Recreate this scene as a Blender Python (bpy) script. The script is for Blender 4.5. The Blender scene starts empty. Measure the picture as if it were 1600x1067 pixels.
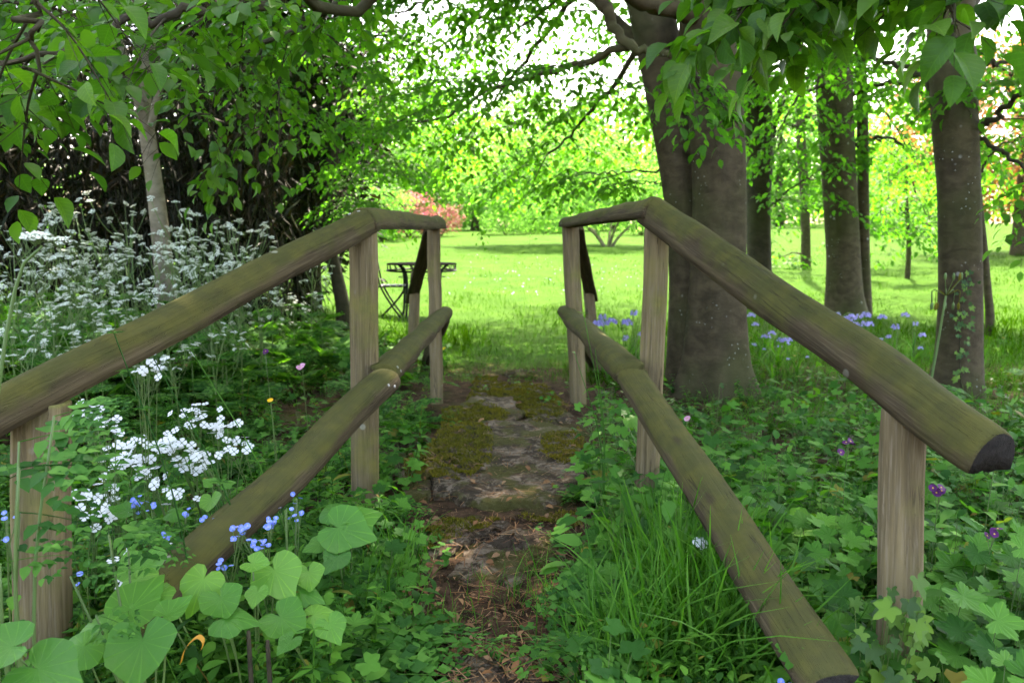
import bpy, math, random
import numpy as np
from mathutils import Vector, Matrix

random.seed(7)
RNG = np.random.default_rng(11)
SC = bpy.context.scene
COL = SC.collection
R = math.radians

# ------------------------------------------------------------------ camera, sky, sun, exposure
F_PX, HORIZON, EYE = 1244.4, 365.0, 1.05
PITCH = math.atan((533.5 - HORIZON) / F_PX)
cam_data = bpy.data.cameras.new("camera")
cam_data.sensor_width = 36.0
cam_data.lens = 28.0
cam_data.clip_start = 0.05
cam_data.clip_end = 1500
cam_data.dof.use_dof = True
cam_data.dof.focus_distance = 2.1
cam_data.dof.aperture_fstop = 5.0
cam = bpy.data.objects.new("camera", cam_data)
cam.location = (0, 0, EYE)
cam.rotation_euler = (math.pi / 2 - PITCH, 0, 0)
COL.objects.link(cam)
SC.camera = cam

SUN_EL, SUN_AZ = R(58), R(13)          # azimuth: from +Y towards +X
world = bpy.data.worlds.new("World")
SC.world = world
world.use_nodes = True
wn = world.node_tree
for n in list(wn.nodes):
    wn.nodes.remove(n)
w_out = wn.nodes.new("ShaderNodeOutputWorld")
w_bg = wn.nodes.new("ShaderNodeBackground")
w_sky = wn.nodes.new("ShaderNodeTexSky")
w_sky.sky_type = 'NISHITA'
w_sky.sun_disc = False
w_sky.sun_elevation = SUN_EL
w_sky.sun_rotation = SUN_AZ
w_sky.air_density = 1.0
w_sky.dust_density = 3.5
w_sky.ozone_density = 0.6
w_bg.inputs[1].default_value = 0.15
wn.links.new(w_sky.outputs[0], w_bg.inputs[0])
wn.links.new(w_bg.outputs[0], w_out.inputs[0])

sun_data = bpy.data.lights.new("sun", 'SUN')
sun_data.energy = 3.3
sun_data.angle = R(0.6)
sun_data.color = (1.0, 0.97, 0.91)
sun = bpy.data.objects.new("sun", sun_data)
sd = Vector((math.sin(SUN_AZ) * math.cos(SUN_EL), math.cos(SUN_AZ) * math.cos(SUN_EL), math.sin(SUN_EL)))
sun.rotation_euler = sd.to_track_quat('Z', 'Y').to_euler()
sun.location = (8, 20, 40)
COL.objects.link(sun)

SC.view_settings.view_transform = 'Standard'
SC.view_settings.look = 'None'
SC.view_settings.exposure = 3.3
SC.view_settings.use_white_balance = True
SC.view_settings.white_balance_temperature = 7600
SC.view_settings.white_balance_tint = 16
SC.view_settings.gamma = 1.0
SC.view_settings.use_curve_mapping = False
SC.render.engine = 'CYCLES'
SC.cycles.use_denoising = True
SC.cycles.max_bounces = 5
SC.cycles.diffuse_bounces = 3
SC.cycles.caustics_reflective = False
SC.cycles.caustics_refractive = False
SC.cycles.use_light_tree = False
SC.cycles.use_adaptive_sampling = True
SC.cycles.adaptive_threshold = 0.015
SC.cycles.adaptive_min_samples = 14
SC.cycles.glossy_bounces = 2
SC.cycles.transmission_bounces = 3
SC.cycles.transparent_max_bounces = 4
SC.cycles.sample_clamp_indirect = 6.0


# ------------------------------------------------------------------ where things are
def smooth(v, a, b):
    t = np.clip((np.asarray(v, float) - a) / (b - a), 0, 1)
    return t * t * (3 - 2 * t)


def hgt(x, y):
    """height of the ground (path beside the camera = 0)"""
    x = np.asarray(x, float)
    y = np.asarray(y, float)
    s = smooth(np.abs(x + 0.05), 0.42, 0.95)
    z = -0.04 * np.clip(y - 2.9, 0, 2.8)
    z = z + 0.036 * np.clip(y - 11, 0, 34) + 0.012 * np.clip(y - 45, 0, 200)
    z = z - 0.07 * s * (1 - smooth(y, 5, 8))
    z = z + 0.30 * smooth(-x, 1.1, 3.8) * (1 - smooth(y, 9, 14))
    z = z + 0.012 * np.clip(x - 4, 0, 40) * smooth(y, 12, 45)
    z = z + s * 0.018 * (np.sin(1.7 * x + 0.6 * y) + np.sin(2.3 * y - 1.1 * x + 1.0) + 0.6 * np.sin(5.1 * x + 3.3 * y))
    z = z + 0.006 * (np.sin(7.3 * x + 2.1 * y) + np.sin(8.9 * y - 3.1 * x))
    return z


def P(px, py, d):
    """the point at distance d (metres along +Y) that lies on the photograph's pixel px, py"""
    dx, dy = (px - 800.0) / F_PX, (533.5 - py) / F_PX
    vy = math.cos(PITCH) + dy * math.sin(PITCH)
    vz = -math.sin(PITCH) + dy * math.cos(PITCH)
    t = d / vy
    return Vector((dx * t, d, EYE + vz * t))


def ground_pts(px, py):
    px = np.asarray(px, float)
    py = np.asarray(py, float)
    dx, dy = (px - 800.0) / F_PX, (533.5 - py) / F_PX
    vy = math.cos(PITCH) + dy * math.sin(PITCH)
    vz = -math.sin(PITCH) + dy * math.cos(PITCH)
    s, k = np.minimum(vz / vy, -1e-3), dx / vy
    y = (-0.1 - EYE) / s
    for _ in range(12):
        y = 0.5 * y + 0.5 * np.clip((hgt(k * y, y) - EYE) / s, 0.3, 120)
    return np.stack([k * y, y, hgt(k * y, y)], 1)


def G(px, py):
    return Vector(ground_pts([px], [py])[0])


# ------------------------------------------------------------------ mesh helpers
def norm(a):
    a = np.asarray(a, float)
    return a / np.maximum(np.linalg.norm(a, axis=-1, keepdims=True), 1e-9)


def mesh_of(name, V, Fs, mats, smooth_shade=True, slots=None):
    """Fs: list of int arrays (n,k); slots: material slot for each of those arrays"""
    V = np.asarray(V, np.float32)
    me = bpy.data.meshes.new(name)
    me.vertices.add(len(V))
    me.vertices.foreach_set("co", V.ravel())
    Fs = [np.asarray(f, np.int32) for f in Fs]
    keep = [i for i, f in enumerate(Fs) if len(f)]
    loops = np.concatenate([Fs[i].ravel() for i in keep])
    sizes = np.concatenate([np.full(len(Fs[i]), Fs[i].shape[1], np.int32) for i in keep])
    starts = np.concatenate([[0], np.cumsum(sizes)[:-1]]).astype(np.int32)
    me.loops.add(len(loops))
    me.loops.foreach_set("vertex_index", loops)
    me.polygons.add(len(sizes))
    me.polygons.foreach_set("loop_start", starts)
    me.polygons.foreach_set("loop_total", sizes)
    for m in (mats if isinstance(mats, (list, tuple)) else [mats]):
        me.materials.append(m)
    if slots is not None:
        mi = np.concatenate([np.full(len(Fs[i]), slots[i], np.int32) for i in keep])
        me.polygons.foreach_set("material_index", mi)
    me.update(calc_edges=True)
    if smooth_shade:
        me.polygons.foreach_set("use_smooth", np.ones(len(sizes), bool))
    me.validate()
    return me


class Geo:
    def __init__(self):
        self.v, self.f, self.s, self.n = [], [], [], 0

    def add(self, V, F, slot=0):
        V = np.asarray(V, float).reshape(-1, 3)
        for f in (F if isinstance(F, list) else [F]):
            f = np.asarray(f, np.int64)
            if len(f):
                self.f.append(f + self.n)
                self.s.append(slot)
        self.v.append(V)
        self.n += len(V)
        return self

    def mesh(self, name, mats, smooth_shade=True):
        return mesh_of(name, np.concatenate(self.v), self.f, mats, smooth_shade, self.s)


def frames(X, N):
    X = norm(X)
    Y = norm(np.cross(N, X))
    Z = np.cross(X, Y)
    return np.stack([X, Y, Z], 1)           # rows are axes


def scatter(tpl, pos, Rm, scale):
    """copies of a template (V,F) at pos with row-axes Rm and scale"""
    V, F = tpl
    pos = np.asarray(pos, float)
    n, m = len(pos), len(V)
    sc = np.asarray(scale, float)
    sc = sc[:, None, None] if sc.ndim == 1 else sc[:, None, :]
    W = np.einsum('nmk,nkj->nmj', np.broadcast_to(V[None], (n, m, 3)) * sc, Rm) + pos[:, None, :]
    FF = F[None] + (np.arange(n) * m)[:, None, None]
    return W.reshape(-1, 3), FF.reshape(-1, F.shape[1])


def yaw_frames(n, rng, tilt=0.15):
    a = rng.uniform(0, 2 * np.pi, n)
    N = norm(np.stack([rng.normal(0, tilt, n), rng.normal(0, tilt, n), np.ones(n)], 1))
    X = np.stack([np.cos(a), np.sin(a), np.zeros(n)], 1)
    X = X - N * np.sum(X * N, 1, keepdims=True)
    return frames(X, N)


def resample(pts, n):
    """smooth curve through the points"""
    p = np.asarray([tuple(q) for q in pts], float)
    if len(p) == 2:
        t = np.linspace(0, 1, n)[:, None]
        return p[0] * (1 - t) + p[1] * t
    q = np.concatenate([[2 * p[0] - p[1]], p, [2 * p[-1] - p[-2]]])
    out = []
    u = np.linspace(0, len(p) - 1 - 1e-6, n)
    for s in u:
        i = int(s)
        t = s - i
        a, b, c, d = q[i], q[i + 1], q[i + 2], q[i + 3]
        out.append(0.5 * ((2 * b) + (c - a) * t + (2 * a - 5 * b + 4 * c - d) * t * t + (3 * b - a - 3 * c + d) * t ** 3))
    return np.array(out)


def tube(pts, rad, k=8, cap=True, shape=None):
    """a tube along pts; rad: radius per point; shape(i, angles): a factor per ring"""
    p = np.asarray([tuple(q) for q in pts], float)
    n = len(p)
    rad = np.broadcast_to(np.asarray(rad, float), (n,))
    tg = norm(np.gradient(p, axis=0))
    ref = np.array([1.0, 0, 0]) if abs(tg[0][0]) < 0.8 else np.array([0, 1.0, 0])
    a = np.linspace(0, 2 * np.pi, k, endpoint=False)
    u = norm(np.cross(tg[0], np.cross(ref, tg[0])))
    V = np.zeros((n, k, 3))
    for i in range(n):
        u = norm(u - tg[i] * np.dot(u, tg[i]))
        v = np.cross(tg[i], u)
        r = rad[i] * (shape(i, a) if shape else 1.0)
        r = np.broadcast_to(r, (k,))
        V[i] = p[i] + (np.cos(a) * r)[:, None] * u + (np.sin(a) * r)[:, None] * v
    i, j = np.meshgrid(np.arange(n - 1), np.arange(k), indexing='ij')
    q = np.stack([i * k + j, i * k + (j + 1) % k, (i + 1) * k + (j + 1) % k, (i + 1) * k + j], -1).reshape(-1, 4)
    V = V.reshape(-1, 3)
    Fs = [q]
    if cap:
        V = np.concatenate([V, [p[0]], [p[-1]]])
        j = np.arange(k)
        Fs.append(np.concatenate([np.stack([np.full(k, n * k), (j + 1) % k, j], 1),
                                  np.stack([np.full(k, n * k + 1), (n - 1) * k + j, (n - 1) * k + (j + 1) % k], 1)]))
    return V, Fs


class Split:
    """collects pieces that become one object each"""
    def __init__(self):
        self.g = []

    def add(self, V, F):
        self.g.append(Geo().add(V, F))

    def parts(self, name, mat, parent):
        for g in self.g:
            world_part(name, g, mat, parent)


def wobble(seed, t, amp=1.0):
    r = random.Random(seed)
    return amp * sum(math.sin(t * r.uniform(1, 9) + r.uniform(0, 6.3)) * r.uniform(.3, 1) for _ in range(4)) / 2.2


# ------------------------------------------------------------------ objects
def tag(o, label=None, cat=None, group=None, kind=None):
    for k, v in (("label", label), ("category", cat), ("group", group), ("kind", kind)):
        if v:
            o[k] = v
    return o


def thing(name, label, cat, loc, group=None, yaw=0.0, scale=1.0):
    o = bpy.data.objects.new(name, None)
    o.empty_display_size = 0.05
    o.location = loc
    o.rotation_euler = (0, 0, yaw)
    o.scale = (scale,) * 3
    COL.objects.link(o)
    return tag(o, label, cat, group)


def obj(name, me, parent=None, loc=(0, 0, 0), rot=None, scale=None, label=None, kind=None):
    """mesh object; loc is relative to the parent"""
    o = bpy.data.objects.new(name, me)
    if parent is not None:
        o.parent = parent
    if isinstance(rot, Matrix):
        o.matrix_local = Matrix.Translation(Vector(loc)) @ rot.to_4x4()
    else:
        o.location = loc
        if rot is not None:
            o.rotation_euler = rot
    if scale is not None:
        o.scale = (scale,) * 3 if np.isscalar(scale) else scale
    COL.objects.link(o)
    if label:
        o["label"] = label
    if kind:
        o["kind"] = kind
    return o


def world_part(name, geo, mats, parent, kind=None, smooth_shade=True, label=None):
    """a part whose mesh was built in world coordinates, under an unrotated parent"""
    if not geo.v:
        return None
    off = np.array(parent.location)
    geo.v = [v - off for v in geo.v]
    return obj(name, geo.mesh(name, mats, smooth_shade), parent, kind=kind, label=label)


def axes(x, z):
    """rotation with local X along x and local Z near z"""
    x = Vector(x).normalized()
    z = Vector(z)
    y = z.cross(x).normalized()
    z = x.cross(y)
    return Matrix((x, y, z)).transposed()


# ------------------------------------------------------------------ materials
class Mat:
    def __init__(self, name):
        self.m = bpy.data.materials.new(name)
        self.m.use_nodes = True
        self.t = self.m.node_tree
        for n in list(self.t.nodes):
            self.t.nodes.remove(n)
        self.out = self.t.nodes.new("ShaderNodeOutputMaterial")

    def n(self, kind, ins=None, **props):
        nd = self.t.nodes.new("ShaderNode" + kind)
        for k, v in props.items():
            setattr(nd, k, v)
        for k, v in (ins or {}).items():
            s = nd.inputs[k]
            if isinstance(v, bpy.types.NodeSocket):
                self.t.links.new(v, s)
            else:
                if hasattr(s.default_value, '__len__') and not np.isscalar(v) and len(v) == 3 and len(s.default_value) == 4:
                    v = (*v, 1)
                s.default_value = v
        return nd

    def coord(self, which='Object', scale=(1, 1, 1)):
        c = self.n('TexCoord')
        m = self.n('Mapping', {'Vector': c.outputs[which], 'Scale': scale})
        return m.outputs[0]

    def noise(self, vec, scale, detail=3, rough=.55, dist=0.0):
        return self.n('TexNoise', {'Vector': vec, 'Scale': scale, 'Detail': detail, 'Roughness': rough, 'Distortion': dist}).outputs['Fac']

    def ramp(self, fac, stops):
        r = self.n('ValToRGB', {'Fac': fac})
        e = r.color_ramp.elements
        while len(e) < len(stops):
            e.new(0.5)
        for i, (p, c) in enumerate(stops):
            e[i].position = p
            e[i].color = (*c, 1) if len(c) == 3 else c
        return r.outputs[0]

    def step(self, fac, a, b):
        return self.n('MapRange', {'Value': fac, 'From Min': a, 'From Max': b}, interpolation_type='SMOOTHSTEP').outputs[0]

    def mix(self, fac, a, b, blend='MIX'):
        x = self.n('Mix', None, data_type='RGBA', blend_type=blend)
        for i, v in ((0, fac), (6, a), (7, b)):
            s = x.inputs[i]
            if isinstance(v, bpy.types.NodeSocket):
                self.t.links.new(v, s)
            else:
                s.default_value = v if np.isscalar(v) else (*v, 1)
        return x.outputs[2]

    def math(self, op, a, b=0.0):
        x = self.n('Math', None, operation=op)
        for i, v in ((0, a), (1, b)):
            if isinstance(v, bpy.types.NodeSocket):
                self.t.links.new(v, x.inputs[i])
            else:
                x.inputs[i].default_value = v
        return x.outputs[0]

    def bump(self, h, strength=.3, dist=.01):
        return self.n('Bump', {'Height': h, 'Strength': strength, 'Distance': dist}).outputs[0]

    def end(self, shader):
        self.t.links.new(shader, self.out.inputs[0])
        return self.m

    def principled(self, col, rough=.7, spec=.3, normal=None, metal=0.0):
        ins = {'Base Color': col, 'Roughness': rough, 'Specular IOR Level': spec, 'Metallic': metal}
        if normal is not None:
            ins['Normal'] = normal
        return self.n('BsdfPrincipled', ins).outputs[0]


def leaf_material(name, cols, trans=.35, rough=.48, spec=.35, tint=(1.5, 1.35, .55), veins=False, blotch=.35, old=None):
    m = Mat(name)
    g = m.n('NewGeometry').outputs['Random Per Island']
    o = m.n('ObjectInfo').outputs['Random']
    r = m.math('FRACT', m.math('ADD', g, m.math('MULTIPLY', o, 3.7)))
    k = len(cols)
    stops = [(i / max(k - 1, 1) * (.955 if old else 1.0), c) for i, c in enumerate(cols)]
    if old:
        stops += [(.975, old), (1.0, (old[0] * .6, old[1] * .5, old[2] * .5))]
    col = m.ramp(r, stops)
    wv = m.n('NewGeometry').outputs['Position']
    nz = m.noise(wv, 2.2, 2)
    col = m.mix(m.math('MULTIPLY', m.step(nz, .35, .7), blotch), col, m.mix(1.0, col, (1.45, 1.25, .7), 'MULTIPLY'))
    normal = None
    if veins:
        v = m.coord('Object')
        sp = m.n('SeparateXYZ', {'Vector': v})
        ay = m.math('ABSOLUTE', sp.outputs[1])
        ang = m.math('ARCTAN2', ay, m.math('ADD', sp.outputs[0], .02))
        if veins == 'pinnate':
            w = m.math('SINE', m.math('MULTIPLY', m.math('SUBTRACT', sp.outputs[0], m.math('MULTIPLY', ay, .9)), 46.0))
            line = m.math('MAXIMUM', m.math('MULTIPLY', m.step(w, .8, 1.0), .6), m.math('SUBTRACT', 1.0, m.step(ay, .006, .016)))
        else:
            w = m.math('SINE', m.math('MULTIPLY', ang, 13.0))
            line = m.step(w, .9, 1.0)
        col = m.mix(m.math('MULTIPLY', line, .5), col, m.mix(1.0, col, (1.9, 1.6, 1.3), 'MULTIPLY'))
        normal = m.bump(m.math('ADD', m.math('MULTIPLY', line, -1.0), m.math('MULTIPLY', m.noise(v, 6, 2), .5)), .3, .015)
    a = m.principled(col, rough, spec, normal)
    ins = {'Color': m.mix(1.0, col, tint, 'MULTIPLY')}
    t = m.n('BsdfTranslucent', ins).outputs[0]
    return m.end(m.n('MixShader', {0: trans, 1: a, 2: t}).outputs[0])


L_BEECH = leaf_material("beech_leaf", [(.038, .12, .016), (.06, .17, .022), (.092, .215, .03)], .66, .55, .15, tint=(1.35, 1.9, .6), blotch=.15)
L_NEAR = leaf_material("near_beech_leaf", [(.026, .085, .014), (.045, .125, .018), (.075, .17, .022)], .5, .45, .22, tint=(1.3, 1.75, .4))
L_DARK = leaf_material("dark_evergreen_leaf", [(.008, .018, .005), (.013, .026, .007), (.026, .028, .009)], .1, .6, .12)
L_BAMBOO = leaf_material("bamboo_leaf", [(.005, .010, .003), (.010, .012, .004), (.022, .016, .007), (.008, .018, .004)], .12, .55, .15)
L_FAR = leaf_material("far_tree_leaf", [(.065, .17, .035), (.09, .21, .045), (.12, .235, .055)], .62, .6, .1, tint=(1.35, 1.8, .8), blotch=.1)
L_LIME = leaf_material("lime_shrub_leaf", [(.09, .22, .045), (.12, .25, .06), (.15, .27, .09)], .62, .6, .1, tint=(1.35, 1.75, .85), blotch=.1)
L_COPPER = leaf_material("copper_leaf", [(.2, .09, .045), (.24, .13, .05), (.15, .14, .035)], .5, .55, .15, tint=(1.5, 1.2, .8))
L_PINK = leaf_material("pink_blossom", [(.30, .06, .09), (.4, .13, .17), (.24, .05, .06), (.10, .16, .04), (.08, .15, .03)], .3, .6, .1, tint=(1.2, 1, 1))
L_HERB = leaf_material("herb_leaf", [(.013, .06, .010), (.037, .14, .018), (.085, .235, .03)], .4, .6, .12, tint=(1.35, 1.6, .4), old=(.2, .18, .035))
L_FERNY = leaf_material("cow_parsley_leaf", [(.014, .07, .014), (.041, .148, .024), (.088, .23, .04)], .4, .6, .12, tint=(1.35, 1.6, .4))
L_GERAN = leaf_material("geranium_leaf", [(.016, .078, .014), (.047, .17, .022), (.095, .26, .042)], .4, .58, .14, tint=(1.2, 1.6, .45), old=(.2, .2, .035))
L_IVY = leaf_material("ivy_leaf", [(.014, .05, .010), (.04, .11, .014), (.11, .22, .022)], .25, .42, .25, tint=(1.3, 1.6, .4))
L_HEART = leaf_material("heart_leaf", [(.035, .14, .02), (.07, .225, .03), (.12, .29, .045)], .42, .42, .28, tint=(1.25, 1.6, .45), veins=True, blotch=.3)
L_GRASS = leaf_material("grass_blade", [(.028, .11, .012), (.046, .16, .018), (.085, .22, .03)], .45, .55, .15, tint=(1.2, 1.6, .4))
L_LAWN = leaf_material("lawn_blade", [(.017, .056, .003), (.026, .076, .004), (.042, .098, .007)], .45, .9, .0, tint=(1.2, 1.55, .5))
L_MOSS = leaf_material("moss_tuft", [(.05, .058, .008), (.10, .10, .013), (.15, .135, .025)], .25, .8, .05, blotch=.6)
L_NEAR_V = leaf_material("veined_beech_leaf", [(.026, .085, .014), (.045, .125, .018), (.075, .17, .022)], .5, .45, .22, tint=(1.3, 1.75, .4), veins="pinnate")
L_GERAN_V = leaf_material("veined_geranium_leaf", [(.016, .078, .014), (.047, .17, .022), (.095, .26, .042)], .4, .58, .14, tint=(1.2, 1.6, .45), veins=True)
L_STEM = leaf_material("green_stem", [(.07, .13, .035), (.1, .17, .05)], .1, .5, .3)
L_LITTER = leaf_material("dry_litter", [(.10, .05, .025), (.17, .085, .04), (.26, .16, .09), (.07, .04, .025)], .1, .8, .1, tint=(1.2, 1, .7))
L_DRY = leaf_material("dry_yellow_leaf", [(.5, .27, .04), (.45, .2, .04)], .3, .5, .2)


def petal_material(name, a, b, trans=.25):
    return leaf_material(name, [a, b], trans, .6, .2, tint=(1, 1, 1), blotch=0)


W_WHITE = petal_material("white_petal", (.75, .77, .78), (.82, .83, .82))
W_CREAM = petal_material("cream_floret", (.6, .68, .55), (.82, .84, .78))
W_BLUE = petal_material("blue_petal", (.12, .2, .72), (.24, .34, .8))
W_BELL = petal_material("bluebell_petal", (.34, .31, .72), (.46, .43, .8))
W_PURPLE = petal_material("purple_petal", (.06, .01, .07), (.12, .02, .13))
W_PINK = petal_material("pink_petal", (.65, .3, .45), (.7, .4, .55))
W_YELLOW = petal_material("yellow_petal", (.8, .5, .02), (.85, .42, .01))


def wood_material(name, base, dark, algae, amount, seed, weather=(.27, .22, .155)):
    m = Mat(name)
    v = m.coord('Object')
    oi = m.n('ObjectInfo').outputs['Random']
    off = m.n('VectorMath', {0: v, 1: m.n('CombineXYZ', {0: m.math('MULTIPLY', oi, 37.0), 1: seed, 2: m.math('MULTIPLY', oi, 11.0)}).outputs[0]}, operation='ADD').outputs[0]
    grain = m.n('Mapping', {'Vector': off, 'Scale': (1.6, 42, 42)}).outputs[0]
    fine = m.n('Mapping', {'Vector': off, 'Scale': (6, 170, 170)}).outputs[0]
    g1 = m.noise(grain, 1.0, 5, .6, .6)
    g2 = m.noise(fine, 1.0, 3, .6)
    big = m.noise(off, 4.5, 4, .6)
    col = m.mix(m.step(g1, .3, .72), dark, base)
    col = m.mix(m.math('MULTIPLY', m.step(g2, .45, .75), .45), col, weather)
    nz = m.n('SeparateXYZ', {'Vector': m.n('NewGeometry').outputs['Normal']}).outputs[2]
    up = m.step(nz, -.1, .75)
    mask = m.math('MULTIPLY', m.step(m.math('ADD', big, m.math('MULTIPLY', up, .34)), .50, .78), amount)
    col = m.mix(mask, col, m.mix(m.step(m.noise(off, 16, 4), .35, .7), algae, (algae[0] * 1.5, algae[1] * 1.35, algae[2] * 1.1)))
    def ridge(sx, sy, w, seed_):
        nn = m.noise(m.n('Mapping', {'Vector': off, 'Scale': (sx, sy, sy), 'Location': (seed_, 0, 0)}).outputs[0], 1.0, 3, .55, .5)
        return m.math('SUBTRACT', 1.0, m.step(m.math('ABSOLUTE', m.math('SUBTRACT', nn, .5)), .0, w))
    crack = m.math('MAXIMUM', m.math('MULTIPLY', ridge(.7, 26, .010, 0.0), m.step(m.noise(off, 5.0, 2), .52, .62)),
                   m.math('MULTIPLY', ridge(1.2, 70, .02, 3.0), .3))
    col = m.mix(m.math('MULTIPLY', crack, .7), col, (.025, .02, .014))
    kv = m.n('Mapping', {'Vector': off, 'Scale': (3.2, 7, 7)}).outputs[0]
    kn = m.n('TexVoronoi', {'Vector': kv, 'Scale': 1.0})
    knot = m.math('SUBTRACT', 1.0, m.step(kn.outputs['Distance'], .04, .13))
    col = m.mix(m.math('MULTIPLY', knot, .7), col, (.035, .026, .018))
    vo = m.n('TexVoronoi', {'Vector': off, 'Scale': 9.0, 'Randomness': 1.0})
    spot = m.math('MULTIPLY', m.math('SUBTRACT', 1.0, m.step(vo.outputs['Distance'], .07, .12)), m.step(m.noise(off, 3.0, 2), .52, .62))
    col = m.mix(m.math('MULTIPLY', spot, .55), col, (.38, .38, .31))
    h = m.math('ADD', m.math('MULTIPLY', g1, .7), m.math('ADD', m.math('MULTIPLY', g2, .7), m.math('MULTIPLY', crack, -1.2)))
    return m.end(m.principled(col, .9, .1, m.bump(h, .55, .006)))


m_ = Mat("dark_end_grain")
v_ = m_.coord('Object')
END_GRAIN = m_.end(m_.principled(m_.mix(m_.noise(v_, 60, 4), (.012, .011, .010), (.04, .034, .028)), .9, .1, m_.bump(m_.noise(v_, 90, 4), .8, .006)))

WOOD_RAIL = wood_material("weathered_rail_wood", (.088, .066, .036), (.038, .028, .016), (.052, .056, .016), .85, 1.0, (.16, .125, .075))
WOOD_POST = wood_material("weathered_post_wood", (.21, .16, .082), (.105, .08, .042), (.125, .125, .038), .8, 5.0)


def bark_material(name, base, dark, green, lichen=.5, spots=True, amt=.7):
    m = Mat(name)
    v = m.coord('Object')
    st = m.n('Mapping', {'Vector': v, 'Scale': (4.0, 4.0, 6.5)}).outputs[0]
    ver = m.n('Mapping', {'Vector': v, 'Scale': (9, 9, 1.0)}).outputs[0]
    n1 = m.noise(st, 2.0, 6, .62, .4)
    n2 = m.noise(v, 1.6, 3)
    n3 = m.noise(ver, 1.0, 4, .6)
    col = m.mix(m.step(n1, .3, .7), dark, base)
    col = m.mix(m.math('MULTIPLY', m.step(n3, .45, .75), .5), col, dark)
    col = m.mix(m.math('MULTIPLY', m.step(n2, .4, .66), amt), col, green)
    if spots:
        vo = m.n('TexVoronoi', {'Vector': v, 'Scale': 7.0})
        sp = m.math('MULTIPLY', m.math('SUBTRACT', 1.0, m.step(vo.outputs['Distance'], .08, .13)), m.step(m.noise(v, 2.3, 2), .53, .6))
        vo2 = m.n('TexVoronoi', {'Vector': v, 'Scale': 26.0})
        sp2 = m.math('MULTIPLY', m.math('SUBTRACT', 1.0, m.step(vo2.outputs['Distance'], .10, .16)), m.step(m.noise(v, 3.3, 2), .55, .62))
        col = m.mix(m.math('MULTIPLY', m.math('MAXIMUM', sp, sp2), lichen), col, (.45, .47, .45))
    h = m.math('ADD', n1, m.math('MULTIPLY', m.noise(v, 40, 4), .5))
    return m.end(m.principled(col, .85, .15, m.bump(h, .6, .012)))


BARK = bark_material("beech_bark", (.086, .066, .036), (.038, .029, .016), (.046, .05, .015))
BARK_PALE = bark_material("pale_lichened_bark", (.24, .2, .15), (.11, .09, .06), (.15, .15, .08), .8, amt=.45)
BARK_DARK = bark_material("dark_branch_bark", (.05, .04, .024), (.025, .02, .012), (.04, .042, .016), .3, False)


def stone_material():
    m = Mat("mossy_stone")
    v = m.n('NewGeometry').outputs['Position']
    a = m.noise(v, 13, 8, .7, .3)
    b = m.noise(v, 55, 6, .68)
    big = m.noise(v, 3.2, 4, .6)
    col = m.mix(m.step(a, .32, .68), (.04, .027, .016), (.12, .085, .054))
    col = m.mix(m.math('MULTIPLY', m.step(b, .5, .72), .6), col, (.27, .24, .2))
    pale = m.step(m.noise(v, 11, 9, .78, .8), .51, .545)
    col = m.mix(m.math('MULTIPLY', pale, .75), col, (.21, .165, .12))
    wet = m.step(m.noise(v, 6, 9, .78, .6), .50, .53)
    col = m.mix(m.math('MULTIPLY', wet, .85), col, (.03, .022, .015))
    mo = m.step(m.math('ADD', big, m.math('MULTIPLY', b, .15)), .57, .64)
    col = m.mix(m.math('MULTIPLY', mo, .85), col, m.mix(b, (.035, .036, .010), (.085, .08, .018)))
    h = m.math('ADD', m.math('MULTIPLY', a, 1.0), m.math('MULTIPLY', b, .5))
    return m.end(m.principled(col, .95, .08, m.bump(h, 1.0, .022)))


STONE = stone_material()


def moss_bed_material():
    m = Mat("moss_bed")
    v = m.n('NewGeometry').outputs['Position']
    a = m.noise(v, 30, 5, .65)
    b = m.noise(v, 6, 4, .6)
    col = m.mix(m.step(a, .35, .7), (.035, .045, .010), (.10, .11, .02))
    col = m.mix(m.step(b, .55, .7), col, (.09, .06, .03))
    return m.end(m.principled(col, .95, .1, m.bump(a, 1.0, .015)))


MOSS_BED = moss_bed_material()


def ground_material():
    m = Mat("earth_and_turf")
    v = m.n('NewGeometry').outputs['Position']
    a = m.noise(v, 14, 6, .62)
    b = m.noise(v, 60, 5, .6)
    c = m.noise(v, 2.6, 4)
    soil = m.mix(m.step(a, .35, .7), (.028, .018, .011), (.085, .05, .03))
    soil = m.mix(m.math('MULTIPLY', m.step(b, .55, .72), .55), soil, (.15, .09, .055))
    soil = m.mix(m.math('MULTIPLY', m.step(c, .52, .66), .55), soil, (.055, .06, .016))
    turf_n = m.noise(v, 1.1, 6, .7)
    turf = m.mix(m.step(turf_n, .35, .68), (.024, .068, .006), (.042, .1, .011))
    turf = m.mix(m.math('MULTIPLY', m.step(m.noise(v, 25, 4, .7), .4, .7), .5), turf, (.02, .056, .005))
    sp = m.n('SeparateXYZ', {'Vector': v})
    edge = m.math('ADD', sp.outputs[1], m.math('MULTIPLY', c, 2.0))
    col = m.mix(m.step(edge, 7.2, 8.6), soil, turf)
    h = m.math('ADD', m.math('MULTIPLY', a, 1.0), m.math('MULTIPLY', b, .6))
    return m.end(m.principled(col, 1.0, .04, m.bump(h, .8, .03)))


GROUND = ground_material()
m_ = Mat("black_painted_iron")
IRON = m_.end(m_.principled((.010, .010, .012), .65, .2))
m_ = Mat("blue_grey_seat_paint")
SEAT = m_.end(m_.principled((.035, .035, .06), .5, .3))
m_ = Mat("flower_eye")
EYE_Y = m_.end(m_.principled((.7, .5, .08), .6, .2))


# ------------------------------------------------------------------ templates (unit sized)
def tpl_diamond(w=.3, fold=.06, droop=.05):
    V = np.array([(0, 0, 0), (.45, -w, fold), (1, 0, -droop), (.45, w, fold)], float)
    return V, np.array([(0, 1, 2), (0, 2, 3)])


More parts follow.
